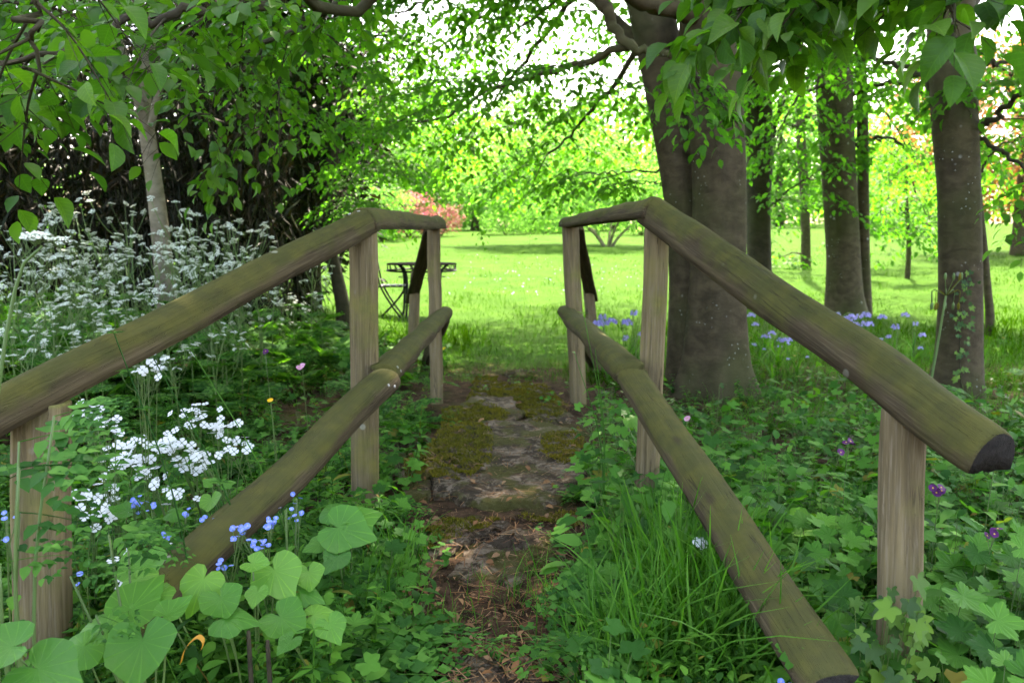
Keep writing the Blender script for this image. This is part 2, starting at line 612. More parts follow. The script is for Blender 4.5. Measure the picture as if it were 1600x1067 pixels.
def tpl_leaf(ts, ws, fold=.10, droop=.18, wave=.02, seed=0):
    rr = random.Random(seed)
    V, Fc = [], []
    mid, lef, rig = [], [], []
    for t, w in zip(ts, ws):
        z = -droop * t * t + .05 * math.sin(3 * t)
        mid.append(len(V))
        V.append((t, 0, z))
        if w > 0:
            lef.append(len(V))
            V.append((t + rr.uniform(-.01, .01), w, z + fold * w * 2 + rr.uniform(-wave, wave)))
            rig.append(len(V))
            V.append((t + rr.uniform(-.01, .01), -w, z + fold * w * 2 + rr.uniform(-wave, wave)))
        else:
            lef.append(None)
            rig.append(None)
    for i in range(len(ts) - 1):
        for side, flip in ((lef, False), (rig, True)):
            a, b, c, d = mid[i], mid[i + 1], side[i + 1], side[i]
            q = [x for x in (a, b, c, d) if x is not None]
            tris = [q] if len(q) == 3 else [[q[0], q[1], q[2]], [q[0], q[2], q[3]]]
            for t in tris:
                Fc.append(t[::-1] if flip else t)
    return np.array(V, float), np.array(Fc)


LEAF2 = tpl_diamond()
LEAF5 = tpl_leaf([0, .3, .65, 1], [0, .27, .24, 0])
LEAF7 = tpl_leaf([0, .15, .38, .62, .84, 1], [0, .19, .31, .28, .14, 0], .14, .18)
LEAF_HI = [tpl_leaf([0, .08, .22, .4, .58, .76, .9, 1], [0, .12, .25, .315, .30, .21, .09, 0], .16 + .05 * i, .1 + .12 * i, .014, i) for i in range(4)]
LEAF_LONG = tpl_diamond(.055, .015, .25)
LEAF_OVAL = tpl_leaf([0, .15, .4, .7, 1], [0, .16, .24, .17, 0], .1, .2)


def tpl_fan(angs, rads, cup=.12, ripple=.03, rings=(1.0,), seed=0, droop=0.0):
    rr = random.Random(seed)
    n = len(angs)
    V = [(0, 0, 0)]
    for k, s in enumerate(rings):
        for a, r in zip(angs, rads):
            q = r * s
            V.append((q * math.cos(a), q * math.sin(a), cup * q * q * 2 - droop * max(0, q * math.cos(a)) ** 2 + ripple * s * rr.uniform(-1, 1)))
    Fc = [(0, 1 + i, 2 + i) for i in range(n - 1)]
    for k in range(len(rings) - 1):
        o, p = 1 + k * n, 1 + (k + 1) * n
        for i in range(n - 1):
            Fc += [(o + i, p + i, p + i + 1), (o + i, p + i + 1, o + i + 1)]
    return np.array(V, float), np.array(Fc)


def tpl_palmate(lobes=5, span=128, tip=.54, sinus=.33, hi=True, seed=0):
    A, Rr = [-math.pi * .93], [.12]
    for i in range(lobes):
        a = R(-span + 2 * span * i / (lobes - 1))
        g = R(span / (lobes - 1))
        L = tip * (1 - .22 * abs(i - (lobes - 1) / 2) / ((lobes - 1) / 2))
        if hi:
            for da, q in ((-.72, .74), (-.5, .9), (-.36, .82), (-.17, .99), (0, 1.0), (.17, .99), (.36, .82), (.5, .9), (.72, .74)):
                A.append(a + da * g)
                Rr.append(L * q)
        else:
            for da, q in ((-.62, .84), (-.2, .93), (0, 1.0), (.2, .93), (.62, .84)):
                A.append(a + da * g)
                Rr.append(L * q)
        if i < lobes - 1:
            A.append(a + g)
            Rr.append(sinus + (.05 if hi else 0))
    A.append(math.pi * .93)
    Rr.append(.12)
    return tpl_fan(A, Rr, .1, .02, (.5, 1.0) if hi else (1.0,), seed, .15)


PALM_LO = tpl_palmate(5, hi=False)
PALM_HI = [tpl_palmate(5, hi=True, seed=s, sinus=.24 + .05 * s) for s in range(3)]
_iv = [(-155, .18), (-128, .36), (-112, .42), (-90, .30), (-66, .46), (-55, .54), (-42, .42), (-25, .34), (-10, .58), (0, .74)]
_iva = [R(a) for a, r in _iv] + [R(-a) for a, r in _iv[::-1][1:]]
_ivr = [r for a, r in _iv] + [r for a, r in _iv[::-1][1:]]
IVY_T = tpl_fan(_iva, _ivr, .12, .02, (1.0,), 3, .2)
_he = [(178, .07), (168, .26), (152, .40), (132, .475), (112, .51), (92, .525), (72, .53), (52, .545), (36, .57), (22, .62), (11, .69), (4, .77), (0, .82)]
_hea = [R(-a) for a, r in _he] + [R(a) for a, r in _he[::-1][1:]]
_her = [r for a, r in _he] + [r for a, r in _he[::-1][1:]]
HEART = [tpl_fan(_hea, [r * (1 + .05 * math.sin(5 * a + s) + .02 * math.sin(13 * a)) for a, r in zip(_hea, _her)], c, .022, (.4, .75, 1.0), s, .12) for s, c in enumerate((.22, -.26, .06))]


def tpl_frond(pairs=8, leaflets=6, width=.42, tri=False, droop=.2, seed=0, broad=.34):
    rr = random.Random(seed)
    pos, X, N, S = [], [], [], []
    V, Fs = tube([(t, 0, -droop * t * t) for t in np.linspace(0, 1, 7)], np.linspace(.008, .002, 7), 3, False)
    g = Geo().add(V, [np.concatenate([f[:, [0, 1, 2]], f[:, [0, 2, 3]]]) for f in Fs])
    for i in range(pairs):
        t = .18 + .8 * i / pairs
        L = width * ((1 - (t - .18) / .84) ** .8 if tri else math.sin(math.pi * min(1, .18 + .82 * (1 - t))) ** .7) * rr.uniform(.85, 1.1)
        for s in (-1, 1):
            a = R(58) * s + rr.uniform(-.12, .12)
            d = np.array([math.cos(a), math.sin(a), -.12 + rr.uniform(-.1, .1)])
            o = np.array([t, 0, -droop * t * t])
            nl = max(2, int(leaflets * (.5 + .5 * L / width)))
            for j in range(nl):
                u = (j + .6) / nl
                q = o + d * L * u + np.array([0, 0, -.15 * L * u * u])
                for s2 in (-1, 1):
                    b = a + s2 * R(50)
                    pos.append(q)
                    X.append((math.cos(b), math.sin(b), rr.uniform(-.25, .1)))
                    N.append((rr.uniform(-.2, .2), rr.uniform(-.2, .2), 1))
                    S.append(L * (.42 if broad < .4 else .44) * (1.1 - .75 * u) + .018)
    V2, F2 = scatter(tpl_diamond(.34, .05, .08) if broad < .4 else tpl_leaf([0, .3, .65, 1], [0, .3, .24, 0], .15, .15), np.array(pos), frames(np.array(X), np.array(N)), np.array(S))
    g.add(V2, F2)
    V = np.concatenate(g.v)
    return V, np.concatenate([f for f in g.f])


FRONDS = [tpl_frond(7, 5, .46, True, .22, s) for s in range(3)]
FERNS = [tpl_frond(13, 5, .26, False, .35, 10 + s) for s in range(2)]


def tpl_blade(bend=.5, w=.012, seg=4):
    V, Fc = [], []
    for i in range(seg + 1):
        t = i / seg
        x, z = bend * t ** 2.2, t * (1 - .3 * bend * t * t)
        ww = w * (1 - t ** 2.5) + .0004
        V += [(x, -ww, z), (x, ww, z)]
    for i in range(seg):
        a = 2 * i
        Fc += [(a, a + 1, a + 3), (a, a + 3, a + 2)]
    return np.array(V, float), np.array(Fc)


BLADES = [tpl_blade(b, .011, 5) for b in (.1, .3, .55, .8)]
BLADES_LO = [tpl_blade(b, .03, 2) for b in (.2, .5, .8)]


def tpl_herb(kind=0, seed=0):
    rr = random.Random(seed)
    g = Geo()
    lean = rr.uniform(-.15, .15)
    pts = [(lean * t * t, 0, t) for t in np.linspace(0, 1, 5)]
    V, Fs = tube(pts, np.linspace(.012, .005, 5), 3, False)
    g.add(V, [np.concatenate([f[:, [0, 1, 2]], f[:, [0, 2, 3]]]) for f in Fs])
    pos, X, N, S = [], [], [], []
    n = 6
    for i in range(n):
        t = .22 + .78 * i / (n - 1)
        cnt = 2 if kind == 0 else 5
        for k in range(cnt):
            a = i * R(90 if kind == 0 else 33) + k * 2 * math.pi / cnt + rr.uniform(-.3, .3)
            pos.append((lean * t * t, 0, t))
            X.append((math.cos(a), math.sin(a), rr.uniform(-.25, .5)))
            N.append((rr.uniform(-.2, .2), rr.uniform(-.2, .2), 1))
            S.append((.40 if kind == 0 else .26) * (1.15 - .7 * t) * rr.uniform(.8, 1.2))
    V2, F2 = scatter(LEAF_OVAL if kind == 0 else tpl_diamond(.15, .03, .1), np.array(pos), frames(np.array(X), np.array(N)), np.array(S))
    g.add(V2, F2)
    return np.concatenate(g.v), np.concatenate(g.f)


HERBS = [tpl_herb(0, 1), tpl_herb(0, 2), tpl_herb(1, 3), tpl_herb(1, 4)]

# ------------------------------------------------------------------ the ground
def axis_steps(lo, hi, a, b, fine, growth=1.22):
    mid = list(np.arange(a, b + fine, fine))
    s, v, up = fine, mid[-1], []
    while v < hi:
        s *= growth
        v += s
        up.append(min(v, hi))
    s, v, dn = fine, mid[0], []
    while v > lo:
        s *= growth
        v -= s
        dn.append(max(v, lo))
    return np.array(dn[::-1] + mid + up)


gx = axis_steps(-260, 260, -3.6, 3.6, .07)
gy = axis_steps(-60, 420, -.6, 8.5, .07)
XX, YY = np.meshgrid(gx, gy)
ZZ = hgt(XX, YY)
nearw = (smooth(YY, -1, 0) * (1 - smooth(YY, 8, 11)))
ZZ = ZZ + nearw * RNG.normal(0, .006, ZZ.shape)
gi, gj = np.meshgrid(np.arange(len(gy) - 1), np.arange(len(gx) - 1), indexing='ij')
nX = len(gx)
quads = np.stack([gi * nX + gj, gi * nX + gj + 1, (gi + 1) * nX + gj + 1, (gi + 1) * nX + gj], -1).reshape(-1, 4)
ground = obj("ground", mesh_of("ground", np.stack([XX, YY, ZZ], -1).reshape(-1, 3), [quads], GROUND))
tag(ground, "brown earth and turf sloping gently up to the far lawn", None, None, "structure")


# ------------------------------------------------------------------ the stone path
def slab_mesh(poly, thick, seed, dome=.004, rough=.007):
    """an irregular stone with outline poly (world xy), top near the ground, edges rounded"""
    rr = np.random.default_rng(seed)
    p = np.asarray(poly, float)
    c = p.mean(0)
    n = len(p)
    k = 40
    q = np.concatenate([p, p[:1]])
    seg = np.linalg.norm(np.diff(q, axis=0), axis=1)
    cs = np.concatenate([[0], np.cumsum(seg)])
    u = np.linspace(0, cs[-1], k, endpoint=False)
    out = np.stack([np.interp(u, cs, q[:, 0]), np.interp(u, cs, q[:, 1])], 1)
    out += rr.normal(0, .011, out.shape)
    rings = [(1.0, -thick), (1.015, -thick * .4), (1.01, -.012), (.985, .001), (.955, .006), (.7, .008), (.5, .008), (.28, .009)]
    V = []
    for s, z in rings:
        o = c + (out - c) * s
        zz = z + rr.normal(0, rough * (.5 if s < .99 else .25), k) + (dome * (1 - s) if s < 1 else 0)
        V.append(np.stack([o[:, 0], o[:, 1], zz], 1))
    V.append(np.array([[c[0], c[1], .009]]))
    V = np.concatenate(V)
    Fq, Ft = [], []
    for r in range(len(rings) - 1):
        for i in range(k):
            Fq.append((r * k + i, r * k + (i + 1) % k, (r + 1) * k + (i + 1) % k, (r + 1) * k + i))
    o = (len(rings) - 1) * k
    for i in range(k):
        Ft.append((o + i, o + (i + 1) % k, len(rings) * k))
    return V, [np.array(Fq), np.array(Ft)], c


path = bpy.data.objects.new("path", None)
COL.objects.link(path)
path.location = (0, 1.5, 0)
tag(path, "old path of sunken mossy stone slabs between the railings", None, None, "structure")
SLABS = [  # outline in photograph pixels on the ground, lift, thickness
    ([(668, 1090), (700, 1035), (760, 1022), (822, 1034), (848, 1075), (850, 1180), (690, 1200)], .004, .06),
    ([(702, 900), (728, 870), (770, 852), (800, 832), (850, 826), (872, 840), (866, 880), (800, 916), (745, 910)], .012, .07),
    ([(640, 838), (690, 812), (760, 806), (800, 820), (740, 850), (700, 872), (650, 872)], .004, .05),
    ([(676, 778), (664, 730), (690, 690), (760, 676), (850, 680), (895, 694), (915, 740), (900, 784), (850, 796), (760, 800)], .040, .10),
    ([(622, 775), (626, 735), (655, 722), (672, 745), (672, 780), (640, 790)], .035, .08),
    ([(706, 672), (700, 648), (740, 630), (800, 632), (815, 652), (790, 672)], .022, .06),
    ([(820, 668), (822, 640), (868, 634), (898, 650), (890, 672)], .008, .05),
    ([(735, 626), (745, 610), (800, 604), (850, 610), (845, 626), (790, 630)], .012, .05),
    ([(785, 590), (796, 581), (822, 580), (834, 586), (826, 593)], .012, .05),
    ([(735, 602), (742, 594), (775, 594), (785, 602), (760, 607)], .008, .05),
]
slab_objs = []
for i, (poly, lift, th) in enumerate(SLABS):
    w = ground_pts([a for a, b in poly], [b for a, b in poly])
    V, Fs, c = slab_mesh(w[:, :2], th, 100 + i)
    base = hgt(c[0], c[1]) + lift
    V = V - np.array([c[0], c[1], 0])
    obj("stone_slab", mesh_of("stone_slab", V, Fs, STONE), path, loc=(c[0] - path.location.x, c[1] - path.location.y, base - path.location.z))
    slab_objs.append((w[:, :2], base + .012))

# moss cushions lying on and beside the slabs
def inside(poly, x, y):
    r = np.zeros(len(x), bool)
    n = len(poly)
    for i in range(n):
        x1, y1 = poly[i]
        x2, y2 = poly[(i + 1) % n]
        c = ((y1 > y) != (y2 > y)) & (x < (x2 - x1) * (y - y1) / (y2 - y1 + 1e-12) + x1)
        r ^= c
    return r


MOSS = [  # outline px, height offset above ground
    ([(672, 768), (662, 728), (690, 688), (752, 682), (772, 700), (768, 740), (730, 770)], .064),
    ([(850, 700), (905, 696), (925, 735), (880, 745), (840, 725)], .060),
    ([(628, 740), (655, 725), (670, 745), (660, 765), (635, 768)], .058),
    ([(690, 680), (690, 650), (760, 640), (800, 660), (760, 676)], .042),
    ([(640, 840), (700, 815), (790, 818), (730, 850), (660, 868)], .024),
    ([(720, 640), (745, 605), (850, 604), (890, 640), (850, 668), (800, 640)], .028),
    ([(800, 815), (900, 802), (910, 830), (860, 826)], .012),
    ([(735, 605), (745, 588), (780, 590), (770, 604)], .012),
]
mg = Geo()
for i, (poly, lift) in enumerate(MOSS):
    w = ground_pts([a for a, b in poly], [b for a, b in poly])[:, :2]
    c = w.mean(0)
    lo, hi = w.min(0), w.max(0)
    n = int(34000 * (hi - lo).prod())
    pts = RNG.uniform(lo, hi, (n, 2))
    pts = pts[inside(w, pts[:, 0], pts[:, 1])]
    # thin it towards the rim with noise
    f = np.sin(pts[:, 0] * 31 + i) + np.sin(pts[:, 1] * 27 - i) + np.sin((pts[:, 0] + pts[:, 1]) * 53)
    rd_ = np.linalg.norm((pts - c) / ((hi - lo) / 2), axis=1)
    f = f + 1.4 * np.sin(pts[:, 0] * 83 + pts[:, 1] * 61) + RNG.normal(0, .5, len(pts))
    pts = pts[f > -2.6 + 3.6 * np.clip(rd_ - .35, 0, 2) + (.9 if i in (4, 5) else 0)]
    z = hgt(c[0], c[1]) + lift + .012 * np.sin(pts[:, 0] * 40) * np.sin(pts[:, 1] * 36)
    n = len(pts)
    mg.add(*scatter(tpl_blade(.5, .14, 2), np.column_stack([pts, z]), yaw_frames(n, RNG, .5), RNG.uniform(.008, .019, n)))
tag(obj("moss", mg.mesh("moss", L_MOSS, False)), "yellow-green moss growing over the path slabs", "moss", None, "stuff")


def path_mask(x, y, grow=0.0):
    """True on the trodden strip"""
    hw = .20 + .17 * smooth(y, 1.7, 3.2) - .30 * smooth(y, 4.6, 6.6) + grow
    xc = -.07 + .02 * np.sin(y * 2)
    return (np.abs(x - xc) < hw + .05 * np.sin(9 * y) + .03 * np.sin(23 * y + x * 9)) & (y < 6.6)


# ------------------------------------------------------------------ railings
def rail_mesh(L, w0, w1, h0, h1, seed, ends):
    """half-round rail along +X: flat below (z=0), rounded above, ends slightly worn"""
    n, k = 36, 20
    V = []
    xs = np.concatenate([[0, .006, .018], np.linspace(.04, L - .04, n - 6), [L - .018, L - .006, L]])
    n = len(xs)
    a = np.linspace(0, math.pi, k - 5)
    for i, x in enumerate(xs):
        t = x / L
        e = min(x, L - x)
        s = 1.0 if e > .03 else (.90 + .10 * (e / .03) ** .5)
        w = (w0 + (w1 - w0) * t) * .5 * s
        h = (h0 + (h1 - h0) * t) * s
        w *= 1 + .035 * wobble(seed, x * 2.0)
        h *= 1 + .035 * wobble(seed + 1, x * 2.2)
        oy, oz = .006 * wobble(seed + 2, x * 1.3), .007 * wobble(seed + 3, x * 1.2)
        for q, b in enumerate(a):
            r = 1 + .022 * math.sin(3 * b + seed + 4 * x) + .012 * math.sin(7 * b + 9 * x)
            V.append((x, oy + w * r * math.cos(b), oz + h * r * (math.sin(b) ** .85) + (.004 if 0 < q < len(a) - 1 else 0)))
        for j in range(1, 6):
            u = j / 6
            V.append((x, oy + w * (-1 + 2 * u), oz + .003 * wobble(seed + 5, x * 6 + u * 3)))
    kk = len(a) + 5
    i, j = np.meshgrid(np.arange(n - 1), np.arange(kk), indexing='ij')
    q = np.stack([i * kk + j, (i + 1) * kk + j, (i + 1) * kk + (j + 1) % kk, i * kk + (j + 1) % kk], -1).reshape(-1, 4)
    V = np.array(V)
    m = len(V)
    V = np.concatenate([V, [V[:kk].mean(0)], [V[-kk:].mean(0)]])
    j = np.arange(kk)
    caps = np.concatenate([np.stack([np.full(kk, m), j, (j + 1) % kk], 1), np.stack([np.full(kk, m + 1), (n - 1) * kk + (j + 1) % kk, (n - 1) * kk + j], 1)])
    return mesh_of("rail", V, [q, caps[:kk], caps[kk:]], [WOOD_RAIL, END_GRAIN], True, [0, ends[0], ends[1]])


def post_mesh(L, w, d, seed, dome=False):
    """squared post along local +X (upwards), chamfered"""
    c = .012
    prof = np.array([(-w / 2 + c, -d / 2), (0, -d / 2 - .002), (w / 2 - c, -d / 2), (w / 2, -d / 2 + c), (w / 2 + .002, 0), (w / 2, d / 2 - c), (w / 2 - c, d / 2), (0, d / 2 + .001), (-w / 2 + c, d / 2), (-w / 2, d / 2 - c), (-w / 2 - .001, 0), (-w / 2, -d / 2 + c)])
    k = len(prof)
    xs = np.concatenate([np.linspace(0, L - .012, 22), [L - .004, L]])
    V = []
    for x in xs:
        s = 1.0 if x < L - .012 else (.97 if x < L else .92)
        for j, (a, b) in enumerate(prof):
            s2 = s * (1 + .012 * wobble(seed + j, x * 3))
            V.append((x, a * s2 + .004 * wobble(seed + 50, x * 2), b * s2 + .004 * wobble(seed + 60, x * 2)))
    n = len(xs)
    i, j = np.meshgrid(np.arange(n - 1), np.arange(k), indexing='ij')
    q = np.stack([i * k + j, (i + 1) * k + j, (i + 1) * k + (j + 1) % k, i * k + (j + 1) % k], -1).reshape(-1, 4)[:, ::-1]
    V = np.array(V)
    m = len(V)
    V = np.concatenate([V, [V[-k:].mean(0)]])
    j = np.arange(k)
    cap = np.stack([np.full(k, m), (n - 1) * k + j, (n - 1) * k + (j + 1) % k], 1)
    return mesh_of("post", V, [q, cap], WOOD_POST, False)


def rail(parent, name, A, B, w, h, up, seed, ends=(0, 1)):
    A, B = Vector(A), Vector(B)
    L = (B - A).length
    w0, w1 = w if isinstance(w, tuple) else (w, w)
    h0, h1 = h if isinstance(h, tuple) else (h, h)
    r = obj(name, rail_mesh(L, w0, w1, h0, h1, seed, ends), parent, loc=A - parent.location, rot=axes(B - A, up))
    nails(r, L, h0, [(.055, .008), (.085, -.012)])
    return r


NAIL = None


def nails(r, L, h, at):
    global NAIL
    if NAIL is None:
        m = Mat("galvanised_nail")
        NAIL = Geo().add(*tube([(0, 0, -.01), (0, 0, .0015), (0, 0, .002)], [.0055, .0055, .002], 10)).mesh("nail", m.end(m.principled((.32, .32, .31), .45, .5, None, .7)))
    for x, y in at:
        obj("nail", NAIL, r, loc=(x, y, h * .97), rot=(-y * 14, 0, 0))


def post(parent, bottom, top, w, d, yaw, seed):
    """bottom/top: world points of the axis"""
    A, B = Vector(bottom), Vector(top)
    face = Vector((math.cos(yaw), math.sin(yaw), 0))
    x = (B - A).normalized()
    y = (face - x * face.dot(x)).normalized()
    z = x.cross(y)
    M = Matrix((x, y, z)).transposed()
    return obj("post", post_mesh((B - A).length, w, d, seed), parent, loc=A - parent.location, rot=M)


UP = Vector((0, 0, 1))
lefty = thing("railing", "weathered timber railing with green algae on the side of the table and cow parsley", "railing", (-.55, 3.0, hgt(-.55, 3.0)), "wooden railings of the footpath")
righty = thing("railing", "weathered timber railing beside the beech trunks with a sawn rail end in view", "railing", (.52, 3.0, hgt(.52, 3.0)), "wooden railings of the footpath")


def sink(p, q, dz=.25):
    """the post axis from well below the ground"""
    p, q = Vector(p), Vector(q)
    return p + (p - q).normalized() * dz


def under_rail(A, B, t, drop=0.0):
    q = Vector(A).lerp(Vector(B), t)
    return q + Vector((0, 0, .012 - drop))


TOP_L = under_rail(P(578, 358, 2.95), P(-40, 692, 1.64), .895)
TOP_R = under_rail(P(1014, 345, 2.98), P(1548, 735, 1.475), .85, .012)
# posts (bottom point, top point)
for prt, b, t, w, d, yaw, sd_ in (
        (lefty, P(67, 1000, TOP_L.y), TOP_L, .108, .085, R(8), 1),
        (lefty, P(571, 800, 2.92), P(567, 352, 2.92), .083, .090, R(38), 2),
        (lefty, P(683, 642, 5.35), P(677, 352, 5.35), .085, .08, R(8), 3),
        (lefty, P(644, 560, 6.75), P(650, 425, 6.75), .075, .08, R(-20), 4),
        (righty, P(1403, 1010, TOP_R.y), TOP_R, .088, .080, R(-32), 5),
        (righty, P(1007, 850, 2.92), P(1028, 336, 2.92), .085, .085, R(-14), 6),
        (righty, P(904, 634, 5.3), P(891, 352, 5.3), .095, .085, R(20), 7),
        (righty, P(930, 560, 6.8), P(918, 440, 6.8), .075, .08, R(25), 8)):
    post(prt, sink(b, t), t, w, d, yaw, sd_ * 17)

# top rails: flat face down on the posts
rail(lefty, "top_rail", P(578, 358, 2.95), P(-40, 692, 1.64), (.105, .100), (.085, .078), UP, 11)
rail(lefty, "top_rail", P(566, 359, 2.89), P(686, 358, 5.45), (.112, .10), (.078, .078), UP, 12, (0, 0))
rail(lefty, "top_rail", P(674, 362, 5.38), P(642, 474, 7.0), .095, .075, UP, 13)
rail(righty, "top_rail", P(1014, 345, 2.98), P(1548, 735, 1.475), (.108, .112), (.095, .088), UP, 21)
rail(righty, "top_rail", P(1024, 340, 2.90), P(884, 355, 5.45), (.108, .10), (.068, .064), UP, 22, (0, 0))
rail(righty, "top_rail", P(900, 360, 5.40), P(926, 472, 7.0), .095, .075, UP, 23)
# lower rails: flat face against the posts, rounded face to the path
IN_L, IN_R = Vector((1, -.1, .35)), Vector((-1, -.1, .35))
rail(lefty, "lower_rail", P(597, 596, 2.80), P(150, 1015, 1.62), (.100, .108), (.085, .09), IN_L, 31)
rail(lefty, "lower_rail", P(586, 592, 2.86), P(690, 492, 5.5), (.105, .10), (.085, .08), IN_L, 32, (0, 0))
rail(lefty, "lower_rail", P(688, 500, 5.45), P(660, 570, 7.0), .09, .07, IN_L, 33)
rail(righty, "lower_rail", P(996, 588, 2.86), P(1322, 1085, 1.46), (.100, .112), (.085, .09), IN_R, 41)
rail(righty, "lower_rail", P(1000, 592, 2.80), P(888, 490, 5.5), (.112, .105), (.088, .08), IN_R, 42, (0, 0))
rail(righty, "lower_rail", P(896, 500, 5.45), P(934, 575, 7.0), .09, .07, IN_R, 43)


# ------------------------------------------------------------------ trees
def trunk_geo(pts, seed, flare=0.0, k=22, res=30, rough=.03):
    """pts: (point, radius)"""
    q = resample([p for p, r in pts], res)
    rr = np.interp(np.linspace(0, 1, res), np.linspace(0, 1, len(pts)), [r for p, r in pts])
    z0 = q[0][2]
    rd = random.Random(seed)
    ph = [rd.uniform(0, 6.3) for _ in range(6)]

    def shape(i, a):
        h = q[i][2] - z0
        f = flare * math.exp(-max(h, 0) / .25)
        s = 1 + f * (.55 + .45 * np.sin(5 * a + ph[0]) + .25 * np.sin(3 * a + ph[1]))
        s = s + rough * (np.sin(3 * a + ph[2] + .4 * h) + .7 * np.sin(5 * a + ph[3] - .8 * h) + .4 * np.sin(2 * h + ph[4] + a))
        return s
    return tube(q, rr, k, True, shape)


class Leaves:
    def __init__(self):
        self.p, self.x, self.n, self.s = [], [], [], []

    def add(self, p, x, n, s):
        self.p.append(p)
        self.x.append(x)
        self.n.append(n)
        self.s.append(s)

    def arrays(self):
        return (np.concatenate(self.p), np.concatenate(self.x), np.concatenate(self.n), np.concatenate(self.s))


def twig(lv, wood, o, d, L, leaf, rng, droop=.25, wr=.0016, flat=.28):
    """a leafy twig: leaves alternate to both sides in a roughly level plane"""
    n = max(3, int(L / (leaf * .55)))
    t = np.linspace(.12, 1.0, n)
    d = norm(d)
    pts = o + d * (L * t)[:, None] + np.array([0, 0, -1.0]) * (droop * L * t * t)[:, None]
    side = norm(np.cross(d, (rng.normal(0, .25), rng.normal(0, .25), 1.0)))
    sg = np.where(np.arange(n) % 2 == 0, 1.0, -1.0)
    X = d[None] * .55 + side[None] * (sg * .8)[:, None] + rng.normal(0, .16, (n, 3)) + np.array([0, 0, -.28])
    X[-1] = d + np.array([0, 0, -.4])
    N = np.stack([rng.normal(0, flat, n), rng.normal(0, flat, n), np.ones(n)], 1) + side[None] * (sg * -.1)[:, None]
    lv.add(pts, norm(X), norm(N), leaf * rng.uniform(.65, 1.2, n))
    if wood is not None:
        q = np.concatenate([[o], pts[[n // 2, -1]]])
        wood.add(*tube(q, [wr, wr * .8, wr * .4], 3, False))


def bough(lv, wood, pts, r0, leaf, rng, twigs=12, tl=.35, droop=.2, sub=2, flat=.28, bare=.12, res=10):
    """a side branch with twigs on both sides"""
    q = resample(pts, res)
    wood.add(*tube(q, np.linspace(r0, max(r0 * .25, .0015), res), 5, True))
    tg = norm(np.gradient(q, axis=0))
    for i in range(twigs):
        t = bare + (1 - bare) * (i + rng.uniform(.2, .8)) / twigs
        f = t * (res - 1)
        a = int(min(f, res - 2))
        o = q[a] + (q[a + 1] - q[a]) * (f - a)
        side = norm(np.cross(tg[a], (0, 0, 1.0))) * (1 if i % 2 else -1)
        d = tg[a] * .65 + side * rng.uniform(.5, 1.1) + np.array([0, 0, rng.normal(-.05, .16)])
        L = tl * rng.uniform(.6, 1.25) * (1.15 - .55 * t)
        twig(lv, wood, o, d, L, leaf, rng, droop, max(r0 * .22, .0012), flat)
        for s in range(sub):
            u = rng.uniform(.25, .8)
            o2 = o + norm(d) * L * u + np.array([0, 0, -droop * L * u * u])
            d2 = norm(d) + norm(np.cross(norm(d), (0, 0, 1.0))) * rng.choice([-1, 1]) * rng.uniform(.5, 1.0)
            twig(lv, wood, o2, d2, L * .6, leaf * .92, rng, droop, max(r0 * .18, .001), flat)
    twig(lv, wood, q[-1], tg[-1], tl * .6, leaf, rng, droop, max(r0 * .2, .0012), flat)


def limb(lv, wood_big, wood, pts, r0, r1, leaf, rng, boughs=6, bl=.9, start=.25, twigs=11, tl=.34, droop=.22, sub=2, down=.15, flat=.28, res=26):
    """a main limb with boughs spreading to both sides"""
    q = resample(pts, res)
    q[1:-1] += rng.normal(0, .012, (res - 2, 3))
    wood_big.add(*tube(q, np.linspace(r0, r1, res) * (1 + .05 * np.sin(np.arange(res) * 1.7)), 9, True))
    tg = norm(np.gradient(q, axis=0))
    for i in range(boughs):
        t = start + (1 - start) * (i + rng.uniform(.15, .85)) / boughs
        f = t * (res - 1)
        a = int(min(f, res - 2))
        o = q[a] + (q[a + 1] - q[a]) * (f - a)
        side = norm(np.cross(tg[a], (0, 0, 1.0))) * (1 if i % 2 else -1)
        d = norm(tg[a] * .6 + side * rng.uniform(.5, 1.0) + np.array([0, 0, rng.normal(-down * .5, .15)]))
        L = bl * rng.uniform(.65, 1.25)
        e1 = o + d * L * .5 + np.array([0, 0, -.05 * L])
        e2 = o + d * L + np.array([0, 0, -(down + .1) * L])
        bough(lv, wood, [o, e1, e2], max(r1 * .55, .004), leaf, rng, twigs, tl, droop, sub, flat)
    e = q[-1] + tg[-1] * bl * .6 + np.array([0, 0, -down * bl * .5])
    bough(lv, wood, [q[-1], (q[-1] + e) / 2, e], r1, leaf, rng, twigs, tl, droop, sub, flat)


def crown_cloud(lv, center, radii, n_cl, per, leaf, rng, zmin=None, spread=.55, thick=.16, shell=.35, outward=.25):
    """leaf sprays lying in flat plates through a crown's volume"""
    u = norm(rng.normal(0, 1, (n_cl, 3)))
    rr = rng.uniform(shell, 1.0, n_cl) ** .6
    c = np.asarray(center) + u * rr[:, None] * np.asarray(radii)
    if zmin is not None:
        c = c[c[:, 2] > zmin]
    n = len(c) * per
    cc = np.repeat(c, per, 0)
    rad = np.sqrt(rng.uniform(0, 1, n)) * spread * np.repeat(rng.uniform(.6, 1.3, len(c)), per)
    a = rng.uniform(0, 2 * np.pi, n)
    p = cc + np.stack([rad * np.cos(a), rad * np.sin(a), rng.normal(0, thick, n) - .25 * rad], 1)
    out = norm(p - np.asarray(center))
    X = np.stack([np.cos(a), np.sin(a), np.full(n, -.35)], 1) + rng.normal(0, .35, (n, 3))
    N = np.stack([rng.normal(0, .38, n), rng.normal(0, .38, n), np.ones(n)], 1) + outward * out
    lv.add(p, norm(X), norm(N), leaf * rng.uniform(.7, 1.25, n))


